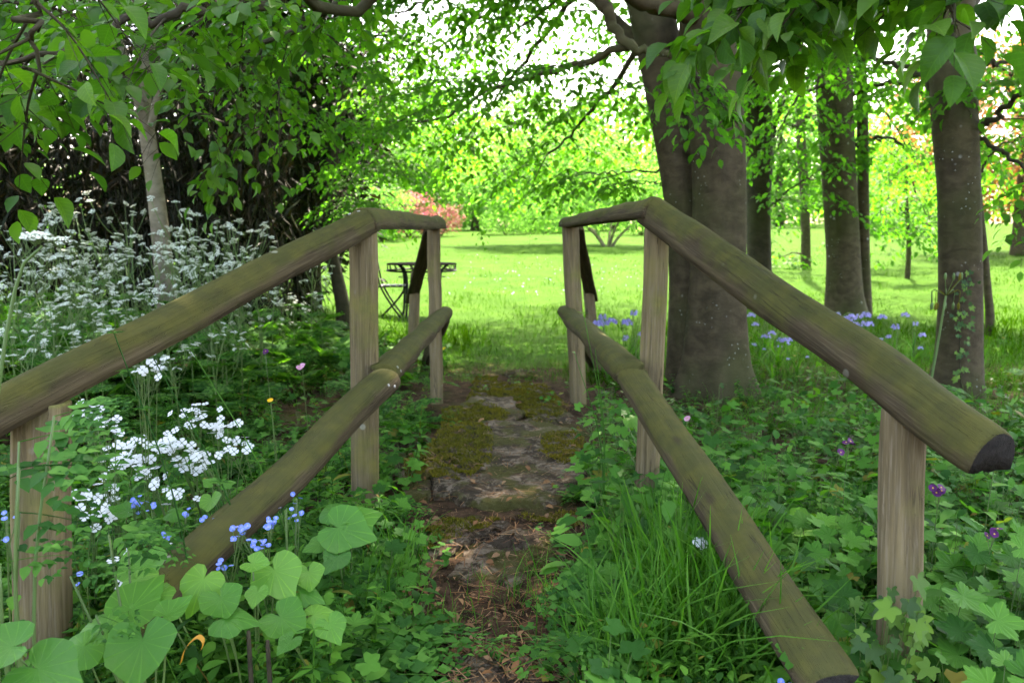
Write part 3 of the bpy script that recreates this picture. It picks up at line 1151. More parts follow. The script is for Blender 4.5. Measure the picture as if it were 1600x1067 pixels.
def in_view(p, margin=60):
    """pixel position and distance of world points"""
    d = p[:, 1] * math.cos(PITCH) - (p[:, 2] - EYE) * math.sin(PITCH)
    up = p[:, 1] * math.sin(PITCH) + (p[:, 2] - EYE) * math.cos(PITCH)
    d2 = np.maximum(d, .05)
    px, py = 800 + F_PX * p[:, 0] / d2, 533.5 - F_PX * up / d2
    ok = (d > .2) & (px > -margin) & (px < 1600 + margin) & (py > -margin) & (py < 1067 + margin)
    return px, py, d, ok


def leaf_parts(tree, lv, mats, meshes, limit=300, min_px=14):
    """the largest leaves in view become parts; the rest is returned"""
    p, x, n, s = lv.arrays()
    px, py, d, ok = in_view(p, 20)
    size = np.where(ok, s / np.maximum(d, .1) * F_PX, 0)
    idx = np.argsort(-size)[:limit]
    idx = idx[size[idx] >= min_px]
    Fm = frames(x[idx], n[idx])
    off = np.array(tree.location)
    for k, i in enumerate(idx):
        M = Matrix(Fm[k].tolist()).transposed() * float(s[i])
        obj("leaf", meshes[k % len(meshes)], tree, loc=p[i] - off, rot=M)
    keep = np.ones(len(p), bool)
    keep[idx] = False
    return p[keep], x[keep], n[keep], s[keep]


def crown_mesh(arr, tpl, mat, name="crown"):
    p, x, n, s = arr
    return Geo().add(*scatter(tpl, p, frames(x, n), s))


def px_r(w, d):
    return w * d / F_PX / 2


def px_trunk(rows, d):
    """rows of (px, py, width px) at distance d -> [(point, radius)]"""
    return [(P(a, b, d), px_r(w, d)) for a, b, w in rows]


def up_from(rows, dz, dx=0.0, dy=0.0, shrink=.6):
    p, r = rows[-1]
    return rows + [(p + Vector((dx * .5, dy * .5, dz * .5)), r * (1 + shrink) / 2), (p + Vector((dx, dy, dz)), r * shrink * .6)]


def base_down(rows, dz=.25):
    p, r = rows[0]
    return [(p - Vector((0, 0, dz)), r * 1.05)] + rows


NEAR_LEAVES = [mesh_of("near_leaf", V, [Fc], L_NEAR_V) for V, Fc in LEAF_HI]
BEECH_LEAVES = [mesh_of("beech_leaf", V, [Fc], L_BEECH) for V, Fc in LEAF_HI[:2]]

# --- the double-stemmed beech behind the railing
rng = np.random.default_rng(21)
beech = thing("beech_tree", "huge double-stemmed beech trunk with a thinner stem leaning away, beside the railing", "tree", (P(1108, 600, 6.1).x, 6.1, hgt(1.5, 6.1)), "beech trees")
rowsR = px_trunk([(1122, 606, 116), (1122, 560, 98), (1123, 450, 84), (1125, 300, 80), (1118, 150, 82), (1108, 0, 84)], 5.95)
rowsL = px_trunk([(1080, 590, 84), (1078, 540, 72), (1076, 430, 62), (1068, 300, 64), (1044, 150, 68), (1012, 0, 66)], 6.25)
world_part("trunk", Geo().add(*trunk_geo(base_down(up_from(rowsR, 6.0, .3, .5)), 5, .55, 36, 70, .05)), BARK, beech)
world_part("leaning_stem", Geo().add(*trunk_geo(base_down(up_from(rowsL, 5.0, -1.2, .2)), 9, .15, 24, 44, .03)), BARK, beech)
lv, wb, wt = Leaves(), Split(), Geo()
limb(lv, wb, wt, [P(1100, 28, 5.95), P(1045, 14, 5.6), P(985, -6, 5.3), P(890, -70, 5.2), P(760, -90, 5.6)], .075, .03, .075, rng, 5, 1.0, .55)
limb(lv, wb, wt, [P(925, -50, 5.2), P(945, 8, 5.05), P(962, 48, 5.0), P(1000, 76, 4.95), P(1045, 86, 4.9), P(1086, 116, 4.85)], .042, .017, .07, rng, 3, .45, .75, 7, .25)
limb(lv, wb, wt, [P(990, 66, 5.0), P(930, 92, 5.2), P(870, 110, 5.5), P(780, 134, 5.9), P(700, 178, 6.3), P(640, 190, 6.8)], .026, .007, .072, rng, 13, .85, .2, 9, .32, .2, 1)
limb(lv, wb, wt, [P(1040, 120, 6.2), P(950, 20, 7.0), P(860, -30, 8.0), P(760, 20, 8.8), P(680, 80, 9.4)], .05, .012, .085, rng, 10, 1.2, .2, 9, .4, .2, 1)
limb(lv, wb, wt, [P(1070, -60, 6.3), P(980, -90, 7.8), P(880, 20, 9.2), P(800, 120, 10.2), P(740, 200, 10.8)], .05, .012, .088, rng, 12, 1.35, .2, 10, .42, .2, 2)
limb(lv, wb, wt, [P(1050, 60, 6.3), P(1010, 60, 7.2), P(960, 130, 8.2), P(900, 200, 9.0), P(850, 250, 9.5)], .04, .010, .085, rng, 10, 1.1, .25, 9, .38, .2, 2)
limb(lv, wb, wt, [P(1040, -40, 6.4), P(970, -60, 7.0), P(900, -20, 8.0), P(830, 30, 9.0), P(780, 70, 9.8)], .04, .010, .085, rng, 10, 1.2, .2, 9, .4, .2, 1)
limb(lv, wb, wt, [P(1056, 255, 6.3), P(1010, 266, 6.5), P(945, 270, 6.8), P(880, 268, 7.2)], .010, .004, .075, rng, 4, .5, .45, 6, .25, .22, 1)
limb(lv, wb, wt, [P(1056, 300, 6.3), P(1020, 285, 6.5), P(975, 290, 6.8)], .008, .003, .07, rng, 2, .35, .5, 5, .2, .22, 1)
limb(lv, wb, wt, [P(1000, -60, 6.6), P(860, -80, 6.4), P(760, -40, 6.6), P(690, -10, 6.6), P(620, 20, 6.6)], .03, .008, .08, rng, 10, .9, .25, 10, .36)
# the hanging sprig seen against the lawn
bough(lv, wt, [P(730, 300, 7.4), P(742, 340, 7.3), P(752, 368, 7.25)], .003, .05, rng, 6, .14, .35, 0)
for k in range(7):
    a = k * .9
    c0 = np.array(P(1085, -120, 6.1))
    e = c0 + np.array([math.cos(a) * 3.6, math.sin(a) * 3.4 + .6, rng.uniform(1.5, 3.5)])
    wb.add(*tube(resample([c0, (c0 + e) / 2 + np.array([0, 0, .6]), e], 14), np.linspace(.08, .015, 14), 7))
lv2 = Leaves()
crown_cloud(lv2, (1.0, 6.9, 7.6), (5.6, 3.7, 3.4), 980, 46, .165, rng, 4.5, .7, .2)
rest = leaf_parts(beech, lv, L_BEECH, BEECH_LEAVES, 260, 17)
wb.parts("limb", BARK, beech)
world_part("twigs", wt, BARK_DARK, beech, "stuff")
g = crown_mesh(rest, LEAF5, L_BEECH)
p, x, n, s = lv2.arrays()
g.add(*scatter(LEAF2, p, frames(x, n), s))
world_part("crown", g, L_BEECH, beech, "stuff")

# --- the beech behind the camera whose boughs hang into the top of the view
rng = np.random.default_rng(33)
over = thing("beech_tree", "young beech whose low boughs of broad leaves hang in along the top edge", "tree", (2.7, -1.7, hgt(2.7, -1.7)), "beech trees")
world_part("trunk", Geo().add(*trunk_geo([(Vector((2.7, -1.7, -.3)), .2), (Vector((2.68, -1.68, 1.2)), .17), (Vector((2.6, -1.6, 3.2)), .15), (Vector((2.5, -1.6, 6.5)), .08)], 3, .3)), BARK, over)
lv, wb, wt = Leaves(), Split(), Geo()
T0 = Vector((2.6, -1.6, 3.1))
limb(lv, wb, wt, [T0, Vector((1.3, .3, 3.0)), P(640, -60, 2.75), P(455, -6, 2.6), P(330, 16, 2.5), P(215, 30, 2.4), P(110, 80, 2.3), P(-60, 100, 2.2)], .026, .006, .062, rng, 12, .34, .48, 6, .18, .2, 1, .08, .4, 40)
limb(lv, wb, wt, [T0 + Vector((0, 0, .3)), Vector((1.0, 1.6, 3.0)), P(640, -90, 3.4), P(500, 20, 3.6), P(380, 80, 3.7), P(200, 120, 3.7), P(20, 150, 3.6)], .024, .005, .062, rng, 13, .55, .42, 7, .22, .2, 1, .14, .4, 36)
limb(lv, wb, wt, [T0 + Vector((0, 0, .1)), Vector((1.6, .2, 2.7)), P(900, -240, 2.6), P(560, -110, 2.9), P(380, -40, 3.0), P(180, -10, 3.1), P(-40, 20, 3.1)], .024, .005, .064, rng, 15, .5, .45, 7, .22, .2, 1, .10, .4, 36)
limb(lv, wb, wt, [P(60, -150, 1.9), P(40, -40, 1.8), P(60, 40, 1.75), P(50, 110, 1.75)], .010, .004, .068, rng, 6, .26, .1, 4, .17, .3, 0, .3, .4)
limb(lv, wb, wt, [P(420, 80, 3.7), P(360, 120, 3.5), P(330, 160, 3.3), P(325, 190, 3.25)], .005, .0025, .06, rng, 3, .22, .3, 4, .16, .35, 0, .5, .5)
limb(lv, wb, wt, [P(500, 40, 3.6), P(440, 130, 3.5), P(400, 190, 3.45), P(365, 220, 3.4)], .005, .0025, .06, rng, 4, .26, .25, 4, .18, .35, 0, .35, .45)
limb(lv, wb, wt, [T0 - Vector((0, 0, .4)), Vector((2.3, .2, 2.3)), P(1720, -220, 1.75), P(1520, -140, 1.75), P(1400, -110, 1.8), P(1340, -90, 1.85), P(1290, -60, 1.9)], .018, .004, .076, rng, 11, .26, .38, 5, .16, .14, 1, .05, .42, 36)
limb(lv, wb, wt, [T0 - Vector((0, 0, .2)), Vector((2.1, .4, 2.4)), P(1760, -220, 2.1), P(1560, -110, 2.1), P(1440, -80, 2.1), P(1360, -65, 2.15), P(1290, -40, 2.2)], .018, .004, .074, rng, 15, .30, .38, 6, .18, .14, 1, .05, .42, 36)
limb(lv, wb, wt, [P(1330, -80, 2.0), P(1240, -50, 2.0), P(1180, 0, 1.95), P(1130, 40, 1.9)], .005, .002, .078, rng, 4, .13, .3, 3, .11, .25, 0, .2, .45)
limb(lv, wb, wt, [P(1560, -130, 2.1), P(1545, -70, 1.7), P(1505, -20, 1.6), P(1488, 20, 1.55)], .005, .003, .08, rng, 3, .14, .3, 3, .12, .35, 0, .4, .5)
lv2 = Leaves()
crown_cloud(lv2, (2.2, -1.6, 7.0), (3.4, 3.0, 2.6), 130, 40, .12, rng, 4.4, .6, .2)
for k in range(6):
    a = k * 1.05
    c0 = np.array([2.55, -1.6, 4.3 + .3 * k])
    e = c0 + np.array([math.cos(a) * 2.4, math.sin(a) * 2.2, 1.6])
    wb.add(*tube(resample([c0, (c0 + e) / 2 + np.array([0, 0, .3]), e], 10), np.linspace(.05, .01, 10), 6))
p, x, n, s = lv.arrays()           # thin the near sprays where the pale stem shows through
px, py, d, ok = in_view(p)
thin = (np.abs(px - (212 + .13 * py)) < 34) & (py > 20) & (py < 330) & (rng.uniform(0, 1, len(p)) < .75)
lv.p, lv.x, lv.n, lv.s = [p[~thin]], [x[~thin]], [n[~thin]], [s[~thin]]
rest = leaf_parts(over, lv, L_NEAR, NEAR_LEAVES, 300, 10)
wb.parts("limb", BARK_DARK, over)
world_part("twigs", wt, BARK_DARK, over, "stuff")
g = crown_mesh(rest, LEAF7, L_NEAR)
p, x, n, s = lv2.arrays()
g.add(*scatter(LEAF2, p, frames(x, n), s))
world_part("crown", g, L_NEAR, over, "stuff")


def wood_tree(label, stems, limbs, leaf, crown, seed, d, loc, bark=BARK, mat=L_BEECH, flare=.25, parts=0, extra=None, name="beech_tree", group="beech trees", leaf_tpl=LEAF5, shade_leaf=.13):
    """stems: list of rows; limbs: list of (pts, r0, r1, boughs, bough length); crown: list of (centre, radii, n, zmin)"""
    rg = np.random.default_rng(seed)
    t = thing(name, label, "tree", loc, group)
    for i, rows in enumerate(stems):
        world_part("trunk" if i == 0 else "stem", Geo().add(*trunk_geo(rows, seed + i, flare if i == 0 else .08, 22, 40)), bark, t)
    lv, wb, wt = Leaves(), Split(), Geo()
    for pts, r0, r1, nb, bl in limbs:
        limb(lv, wb, wt, pts, r0, r1, leaf, rg, nb, bl, .25, 9, .34, .25, 1, .22, .34)
    lv2 = Leaves()
    for c, rad, n, zmin in crown:
        crown_cloud(lv2, c, rad, n, 46, shade_leaf, rg, zmin, .7, .2)
    if extra:
        extra(lv, wb, wt, rg)
    wb.parts("limb", BARK_DARK, t)
    world_part("twigs", wt, BARK_DARK, t, "stuff")
    g = Geo()
    if lv.p:
        arr = leaf_parts(t, lv, mat, NEAR_LEAVES if mat is L_NEAR else BEECH_LEAVES, parts, 12) if parts else lv.arrays()
        g.add(*scatter(leaf_tpl, arr[0], frames(arr[1], arr[2]), arr[3]))
    if lv2.p:
        p, x, n, s = lv2.arrays()
        g.add(*scatter(LEAF2, p, frames(x, n), s))
    if g.v:
        world_part("crown", g, mat, t, "stuff")
    return t


# --- the slender beech at the right with lichen spots
rows = px_trunk([(1492, 608, 82), (1497, 560, 68), (1500, 450, 62), (1498, 300, 60), (1492, 200, 64), (1488, 100, 66), (1486, 0, 62)], 6.0)
wood_tree("single beech with pale lichen spots and creeping ivy, standing past the sawn rail end",
          [base_down(up_from(rows, 6.0, .2, .3))],
          [([P(1520, 208, 6.0), P(1560, 180, 5.8), P(1600, 142, 5.6), P(1680, 90, 5.4)], .028, .010, 4, .6),
           ([P(1522, 212, 6.0), P(1570, 240, 5.8), P(1610, 276, 5.6), P(1660, 290, 5.5)], .018, .006, 3, .5),
           ([P(1515, 110, 6.0), P(1560, 98, 6.0), P(1640, 90, 6.1)], .02, .008, 4, .8),
           ([P(1476, 150, 6.0), P(1420, 110, 6.6), P(1330, 90, 7.4), P(1250, 100, 8.0)], .026, .008, 9, .9),
           ([P(1480, 70, 6.0), P(1420, 20, 6.8), P(1300, -10, 7.6), P(1180, 20, 8.6)], .028, .009, 10, 1.0),
           ([P(1500, 20, 6.0), P(1560, -20, 6.8), P(1640, 20, 7.6)], .026, .008, 6, 1.0),
           ([P(1468, 30, 5.9), P(1490, 62, 5.7), P(1500, 88, 5.65), P(1503, 112, 5.75)], .018, .012, 0, .12)],
          .08, [((4.2, 6.2, 8.0), (4.2, 4.6, 4.2), 330, 3.6)], 51, 6.0, (P(1492, 600, 6).x, 6.0, hgt(3.3, 6.0)), parts=0)

# --- forked dark beech behind the big one
rows = px_trunk([(1187, 486, 42), (1187, 420, 37), (1186, 320, 36), (1188, 250, 40), (1190, 160, 32), (1188, 80, 28), (1184, 0, 26)], 12.0)
wood_tree("dark forked tree half hidden just behind the huge double trunk",
          [base_down(up_from(rows, 6.0, -.2, .3)), px_trunk([(1184, 262, 26), (1174, 190, 24), (1166, 110, 22), (1160, 20, 20)], 11.95)],
          [([P(1196, 250, 12), P(1212, 195, 12), P(1235, 140, 12), P(1300, 100, 12.4)], .055, .02, 8, 1.3),
           ([P(1192, 330, 12), P(1230, 300, 11.6), P(1290, 260, 11.4)], .022, .01, 6, 1.0),
           ([P(1180, 150, 12), P(1120, 100, 12.5), P(1020, 120, 13), P(920, 160, 13.5)], .05, .015, 12, 1.5),
           ([P(1185, 60, 12), P(1250, 60, 13), P(1340, 120, 14), P(1400, 200, 14.5)], .05, .015, 12, 1.6)],
          .1, [((3.8, 12.2, 8.3), (4.2, 3.6, 3.6), 260, 4.8)], 61, 12, (P(1187, 480, 12).x, 12, hgt(3.7, 12)), BARK_DARK, parts=0)

# --- twin-stemmed beech
rows = px_trunk([(1322, 494, 66), (1320, 460, 56), (1318, 400, 50), (1312, 300, 50), (1306, 200, 52), (1301, 100, 54), (1296, 0, 52)], 11.2)


def ivy_on_stem(lv, wb, wt, rg):
    n = 150
    t = rg.uniform(0, 1, n)
    p = np.array([P(1346 + 3 * math.sin(9 * u) + rg.uniform(-9, 9), 80 + 190 * u, 11.1) for u in t]) + rg.normal(0, .04, (n, 3))
    lv.add(p, norm(np.stack([rg.normal(0, 1, n), -np.ones(n) * .6, -np.ones(n) * .7], 1)), norm(np.stack([rg.normal(0, .4, n), -np.ones(n), np.ones(n) * .5], 1)), rg.uniform(.07, .12, n))


wood_tree("twin-stemmed beech with a slim ivy-wrapped stem, standing mid-distance behind the bluebells",
          [base_down(up_from(rows, 6.0, .3, .3)), base_down(up_from(px_trunk([(1352, 492, 22), (1350, 400, 18), (1349, 300, 17), (1347, 150, 17), (1344, 0, 15)], 11.3), 4.5, .4, .5))],
          [([P(1325, 150, 11.2), P(1390, 130, 11), P(1450, 150, 10.8), P(1520, 210, 10.5)], .04, .012, 10, 1.2),
           ([P(1325, 230, 11.2), P(1390, 215, 11.5), P(1440, 260, 12)], .03, .01, 8, 1.1),
           ([P(1300, 130, 11.2), P(1250, 150, 10.8), P(1215, 210, 10.5)], .03, .01, 7, 1.0),
           ([P(1310, 40, 11.2), P(1400, 20, 10.6), P(1500, 60, 10), P(1580, 120, 9.6)], .045, .012, 12, 1.3),
           ([P(1300, 30, 11.2), P(1240, 30, 10.4), P(1190, 70, 9.6)], .04, .012, 8, 1.2)],
          .095, [((5.4, 11.2, 8.2), (4.4, 4.0, 3.8), 280, 4.4)], 71, 11.2, (P(1322, 490, 11.2).x, 11.2, hgt(4.7, 11.2)), parts=0, extra=ivy_on_stem)

# --- slim ivy-clad tree farther back
rows = px_trunk([(1258, 436, 17), (1259, 380, 14), (1257, 300, 14), (1252, 220, 14), (1250, 120, 13), (1250, 0, 12)], 20)
wood_tree("slim ivy-clad sapling trunk far back between the forked tree and the twin-stemmed beech",
          [base_down(up_from(rows, 4.0))],
          [([P(1258, 320, 20), P(1220, 310, 19.6), P(1190, 360, 19.2)], .04, .012, 6, 1.2),
           ([P(1256, 280, 20), P(1310, 290, 19.6), P(1380, 330, 19)], .05, .012, 10, 1.4),
           ([P(1252, 200, 20), P(1200, 190, 19.6), P(1150, 240, 19)], .05, .012, 9, 1.4),
           ([P(1252, 180, 20), P(1320, 190, 20), P(1400, 240, 20), P(1440, 320, 20)], .06, .015, 12, 1.6),
           ([P(1258, 400, 20), P(1240, 395, 19.8), P(1215, 405, 19.6)], .02, .01, 3, .6)],
          .13, [], 81, 20, (P(1258, 432, 20).x, 20, hgt(7.3, 20)), BARK, L_BEECH, .15, name="ivy_clad_tree", group=None)

# --- thin stem right of the slender beech
rows = px_trunk([(1547, 500, 13), (1543, 450, 11), (1537, 380, 10), (1531, 320, 9), (1524, 230, 8), (1520, 120, 6)], 9.0)
wood_tree("thin slanting sapling stem just behind the single lichen-spotted beech", [base_down(rows)],
          [([P(1527, 280, 9), P(1560, 230, 9), P(1620, 210, 9)], .015, .006, 5, .7),
           ([P(1522, 180, 9), P(1480, 120, 9.2), P(1440, 110, 9.4)], .015, .006, 5, .7)],
          .085, [], 85, 9, (P(1547, 500, 9).x, 9, hgt(5.4, 9)), BARK, L_BEECH, .1, name="sapling", group=None)

# --- leafy sapling low in the gap right of the twin beech
rows = px_trunk([(1418, 430, 8), (1420, 380, 7), (1416, 300, 6), (1420, 220, 5)], 17)
wood_tree("leafy green sapling with hanging foliage in front of the bright far lawn", [base_down(rows)],
          [([P(1418, 380, 17), P(1440, 350, 16.6), P(1466, 360, 16.3)], .02, .008, 6, .8),
           ([P(1418, 340, 17), P(1390, 310, 16.8), P(1366, 330, 16.5)], .02, .008, 6, .8),
           ([P(1418, 290, 17), P(1460, 270, 16.8), P(1500, 300, 16.5)], .02, .008, 8, .9),
           ([P(1418, 260, 17), P(1390, 240, 16.8), P(1356, 250, 16.5)], .02, .008, 7, .9)],
          .12, [], 87, 17, (P(1418, 430, 17).x, 17, hgt(8.4, 17)), BARK, L_BEECH, .1, name="sapling", group=None)

# --- pale-barked tree at the left, in the cow parsley
rows = px_trunk([(268, 560, 36), (262, 480, 31), (254, 400, 28), (249, 350, 27), (240, 280, 24), (231, 215, 23), (224, 170, 22), (228, 110, 19), (236, 45, 16), (240, 0, 14)], 6.3)
wood_tree("slim pale-barked tree forking into three, rising from the cow parsley",
          [base_down(up_from(rows, 2.6, .1)), px_trunk([(222, 172, 15), (208, 130, 13), (196, 95, 11), (186, 60, 10)], 6.25),
           px_trunk([(236, 200, 11), (244, 160, 10), (256, 120, 9), (262, 80, 8)], 6.2)],
          [([P(240, 40, 6.2), P(330, 20, 6.0), P(430, 30, 5.8), P(520, 60, 5.8)], .02, .006, 5, .6),
           ([P(196, 95, 6.2), P(130, 60, 6.0), P(40, 70, 5.8), P(-40, 90, 5.6)], .02, .006, 6, .7),
           ([P(262, 90, 6.2), P(340, 110, 5.8), P(420, 130, 5.6), P(470, 160, 5.6)], .012, .005, 3, .5),
           ([P(186, 60, 6.2), P(120, -20, 5.6), P(30, 20, 5.2)], .016, .005, 8, .8)],
          .07, [((-2.7, 6.8, 5.6), (3.0, 3.0, 2.2), 190, 3.75)], 91, 6.3, (P(262, 520, 6.3).x, 6.3, hgt(-2.7, 6.3)), BARK_PALE, L_BEECH, .2, name="pale_barked_tree", group=None)

# --- dark thicket at the left
rng = np.random.default_rng(101)
thk = thing("bamboo_thicket", "dark tangled bamboo thicket of brown hanging leaves behind the cow parsley", "thicket", (-4.6, 8.6, hgt(-4.6, 8.6)))
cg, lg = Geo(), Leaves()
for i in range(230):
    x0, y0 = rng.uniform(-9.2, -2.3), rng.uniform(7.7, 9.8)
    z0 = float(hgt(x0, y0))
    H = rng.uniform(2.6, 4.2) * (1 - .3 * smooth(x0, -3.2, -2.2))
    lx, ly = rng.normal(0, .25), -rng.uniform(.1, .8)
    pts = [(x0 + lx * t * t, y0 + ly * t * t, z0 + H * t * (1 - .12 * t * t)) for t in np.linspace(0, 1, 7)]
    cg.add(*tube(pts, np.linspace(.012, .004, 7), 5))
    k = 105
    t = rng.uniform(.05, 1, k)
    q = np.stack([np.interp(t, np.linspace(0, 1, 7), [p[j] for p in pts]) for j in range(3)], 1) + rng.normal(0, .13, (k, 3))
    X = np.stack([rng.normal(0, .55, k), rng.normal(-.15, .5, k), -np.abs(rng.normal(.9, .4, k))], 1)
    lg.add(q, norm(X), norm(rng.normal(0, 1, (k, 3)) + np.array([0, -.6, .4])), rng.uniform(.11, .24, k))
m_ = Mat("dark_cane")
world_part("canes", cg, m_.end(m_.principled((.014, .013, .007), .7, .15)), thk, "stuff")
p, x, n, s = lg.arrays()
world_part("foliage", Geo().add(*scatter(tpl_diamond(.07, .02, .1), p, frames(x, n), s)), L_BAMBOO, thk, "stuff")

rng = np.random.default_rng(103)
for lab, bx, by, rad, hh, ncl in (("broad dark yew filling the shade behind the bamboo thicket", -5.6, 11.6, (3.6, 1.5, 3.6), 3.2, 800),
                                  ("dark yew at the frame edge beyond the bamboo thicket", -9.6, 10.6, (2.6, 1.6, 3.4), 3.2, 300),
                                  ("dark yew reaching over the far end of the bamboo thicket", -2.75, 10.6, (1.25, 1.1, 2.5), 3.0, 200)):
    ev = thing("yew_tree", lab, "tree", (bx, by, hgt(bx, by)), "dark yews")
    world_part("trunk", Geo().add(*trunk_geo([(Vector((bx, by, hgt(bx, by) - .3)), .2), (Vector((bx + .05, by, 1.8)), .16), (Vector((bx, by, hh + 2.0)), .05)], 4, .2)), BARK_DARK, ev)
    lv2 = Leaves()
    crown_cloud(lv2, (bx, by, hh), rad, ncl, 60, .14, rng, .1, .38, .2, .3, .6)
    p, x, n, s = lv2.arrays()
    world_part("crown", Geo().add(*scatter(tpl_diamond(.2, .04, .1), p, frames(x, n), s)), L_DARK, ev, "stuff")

# small dark leaning trunk at the thicket's end
rows = px_trunk([(536, 480, 22), (528, 440, 20), (520, 405, 19), (512, 360, 18), (516, 300, 16), (530, 200, 13), (545, 80, 10)], 9.0)
wood_tree("small green-leaved hazel with a dark crooked trunk at the end of the thicket", [base_down(rows)],
          [([P(514, 330, 9), P(565, 270, 8.6), P(600, 240, 8.3)], .02, .006, 6, .5),
           ([P(530, 210, 9), P(575, 160, 8.7), P(620, 150, 8.6)], .02, .006, 6, .55),
           ([P(540, 120, 9), P(520, 60, 8.6), P(490, 40, 8.3)], .02, .006, 4, .6),
           ([P(518, 300, 9), P(540, 300, 8.6), P(560, 315, 8.4)], .012, .005, 5, .45),
           ([P(545, 90, 9), P(600, 50, 9), P(650, 70, 9)], .02, .006, 7, .8)],
          .07, [], 105, 9, (P(536, 480, 9).x, 9, hgt(-1.9, 9)), BARK_DARK, L_BEECH, .15, name="hazel_tree", group=None)


# ------------------------------------------------------------------ far trees and shrubs round the lawn
def cloud_mesh(name, rad, n_cl, per, leaf, mat, seed, zlow=-.9, spread=.5):
    rg = np.random.default_rng(seed)
    lv = Leaves()
    crown_cloud(lv, (0, 0, 0), rad, n_cl, per, leaf, rg, zlow * rad[2], spread, spread * .4, .45, .7)
    p, x, n, s = lv.arrays()
    n = norm(n + rg.normal(0, .5, n.shape))
    return Geo().add(*scatter(tpl_diamond(.34, .08, .08), p, frames(x, n), s)).mesh(name, mat)


def tree_trunk_mesh(H, r, seed):
    g = Geo()
    rg = random.Random(seed)
    g.add(*trunk_geo([(Vector((0, 0, -.4)), r * 1.2), (Vector((rg.uniform(-.2, .2), 0, H * .3)), r), (Vector((rg.uniform(-.3, .3), 0, H * .65)), r * .6), (Vector((0, 0, H * .95)), r * .2)], seed, .3, 10, 14))
    for i in range(5):
        a = rg.uniform(0, 6.3)
        z = H * rg.uniform(.25, .6)
        e = np.array([math.cos(a) * H * .28, math.sin(a) * H * .28, z + H * .22])
        g.add(*tube(resample([(0, 0, z), e * .5 + np.array([0, 0, z * .45]), e], 6), np.linspace(r * .4, r * .08, 6), 5))
    return g.mesh("trunk", BARK)


FAR_C = [cloud_mesh("far_crown", (5.0, 4.2, 5.0), 210, 42, .30, L_FAR, 201, -.95, 1.0), cloud_mesh("far_crown", (6.0, 5.0, 4.4), 230, 42, .30, L_FAR, 202, -.95, 1.0),
         cloud_mesh("far_crown", (4.2, 4.0, 6.0), 200, 42, .28, L_LIME, 203, -.95, .9)]
FAR_T = [tree_trunk_mesh(10, .28, s) for s in (1, 2, 3)]
far_rows = [  # px, distance, variant, scale, label
    (500, 58, 0, 1.25, "pale sunlit tree far beyond the garden table"),
    (590, 50, 1, .85, "broad sunlit tree behind the pink shrub"),
    (668, 62, 0, 1.15, "tall bright tree between the pink shrub and the lawn centre"),
    (742, 54, 1, .85, "broad pale tree over the centre of the lawn's far edge"),
    (815, 66, 2, 1.1, "yellow-green tree straight ahead beyond the lawn"),
    (880, 52, 0, .8, "bright rounded tree above the far railing end beside the beech"),
    (960, 60, 1, 1.1, "sunlit tree seen past the leaning beech stem"),
    (1215, 58, 0, 1.0, "bright far tree between the double beech and the twin-stemmed beech"),
    (1400, 62, 2, 1.0, "pale lime-coloured tree far behind the leafy sapling"),
    (1250, 75, 1, 1.3, "hazy broad tree farthest back behind the ivy-clad sapling"),
    (1680, 60, 0, 1.1, "pale tree at the far corner of the lawn beyond the copper beech"),
    (400, 66, 1, 1.3, "tall far tree hidden behind the yews"),
]
for i, (px, d, v, sc, lab) in enumerate(far_rows):
    x = (px - 800) / F_PX * d
    z = float(hgt(x, d))
    t = thing("lawn_tree", lab, "tree", (x, d, z), "sunlit trees round the lawn", yaw=i * 1.3, scale=sc)
    obj("trunk", FAR_T[i % 3], t)
    obj("crown", FAR_C[v], t, loc=(0, 0, 5.0), kind="stuff")

# low-branched lime-green tree on the lawn, with its trunk showing under the rail
x0, d0 = P(950, 372, 30).x, 30.0
t = thing("spreading_tree", "low spreading lime-green tree whose grey trunk shows under the far top rail", "tree", (x0, d0, float(hgt(x0, d0))))
g = Geo()
for a, l in ((.3, 2.2), (1.4, 2.6), (2.6, 2.0), (3.6, 2.4), (5.0, 2.2)):
    e = np.array([math.cos(a) * l, math.sin(a) * l * .6, 1.7])
    g.add(*tube(resample([(0, 0, -.2), e * .3 + np.array([0, 0, .1]), e], 8), np.linspace(.07, .02, 8), 7))
obj("trunk", g.mesh("trunk", BARK_PALE), t)
obj("crown", cloud_mesh("lime_crown", (4.2, 3.2, 1.9), 280, 42, .17, L_LIME, 211, -.9, .6), t, loc=(-1.4, 0, 2.6), kind="stuff")
SHRUB = [cloud_mesh("shrub_crown", (1.6, 1.3, 1.0), 70, 40, .13, L_LIME, 221, -1, .4), cloud_mesh("shrub_crown", (1.5, 1.2, .9), 70, 40, .12, L_PINK, 222, -1, .35),
         cloud_mesh("shrub_crown", (1.7, 1.4, 1.2), 80, 40, .14, L_FAR, 223, -1, .45), cloud_mesh("shrub_crown", (1.6, 1.3, 1.0), 70, 40, .14, L_COPPER, 224, -1, .4)]
stemg = Geo()
for k in range(6):
    a = k * 1.05
    stemg.add(*tube([(0, 0, -.1), (math.cos(a) * .35, math.sin(a) * .3, .5), (math.cos(a) * .8, math.sin(a) * .6, 1.1)], [.03, .02, .008], 5))
STEMS = stemg.mesh("stems", BARK)
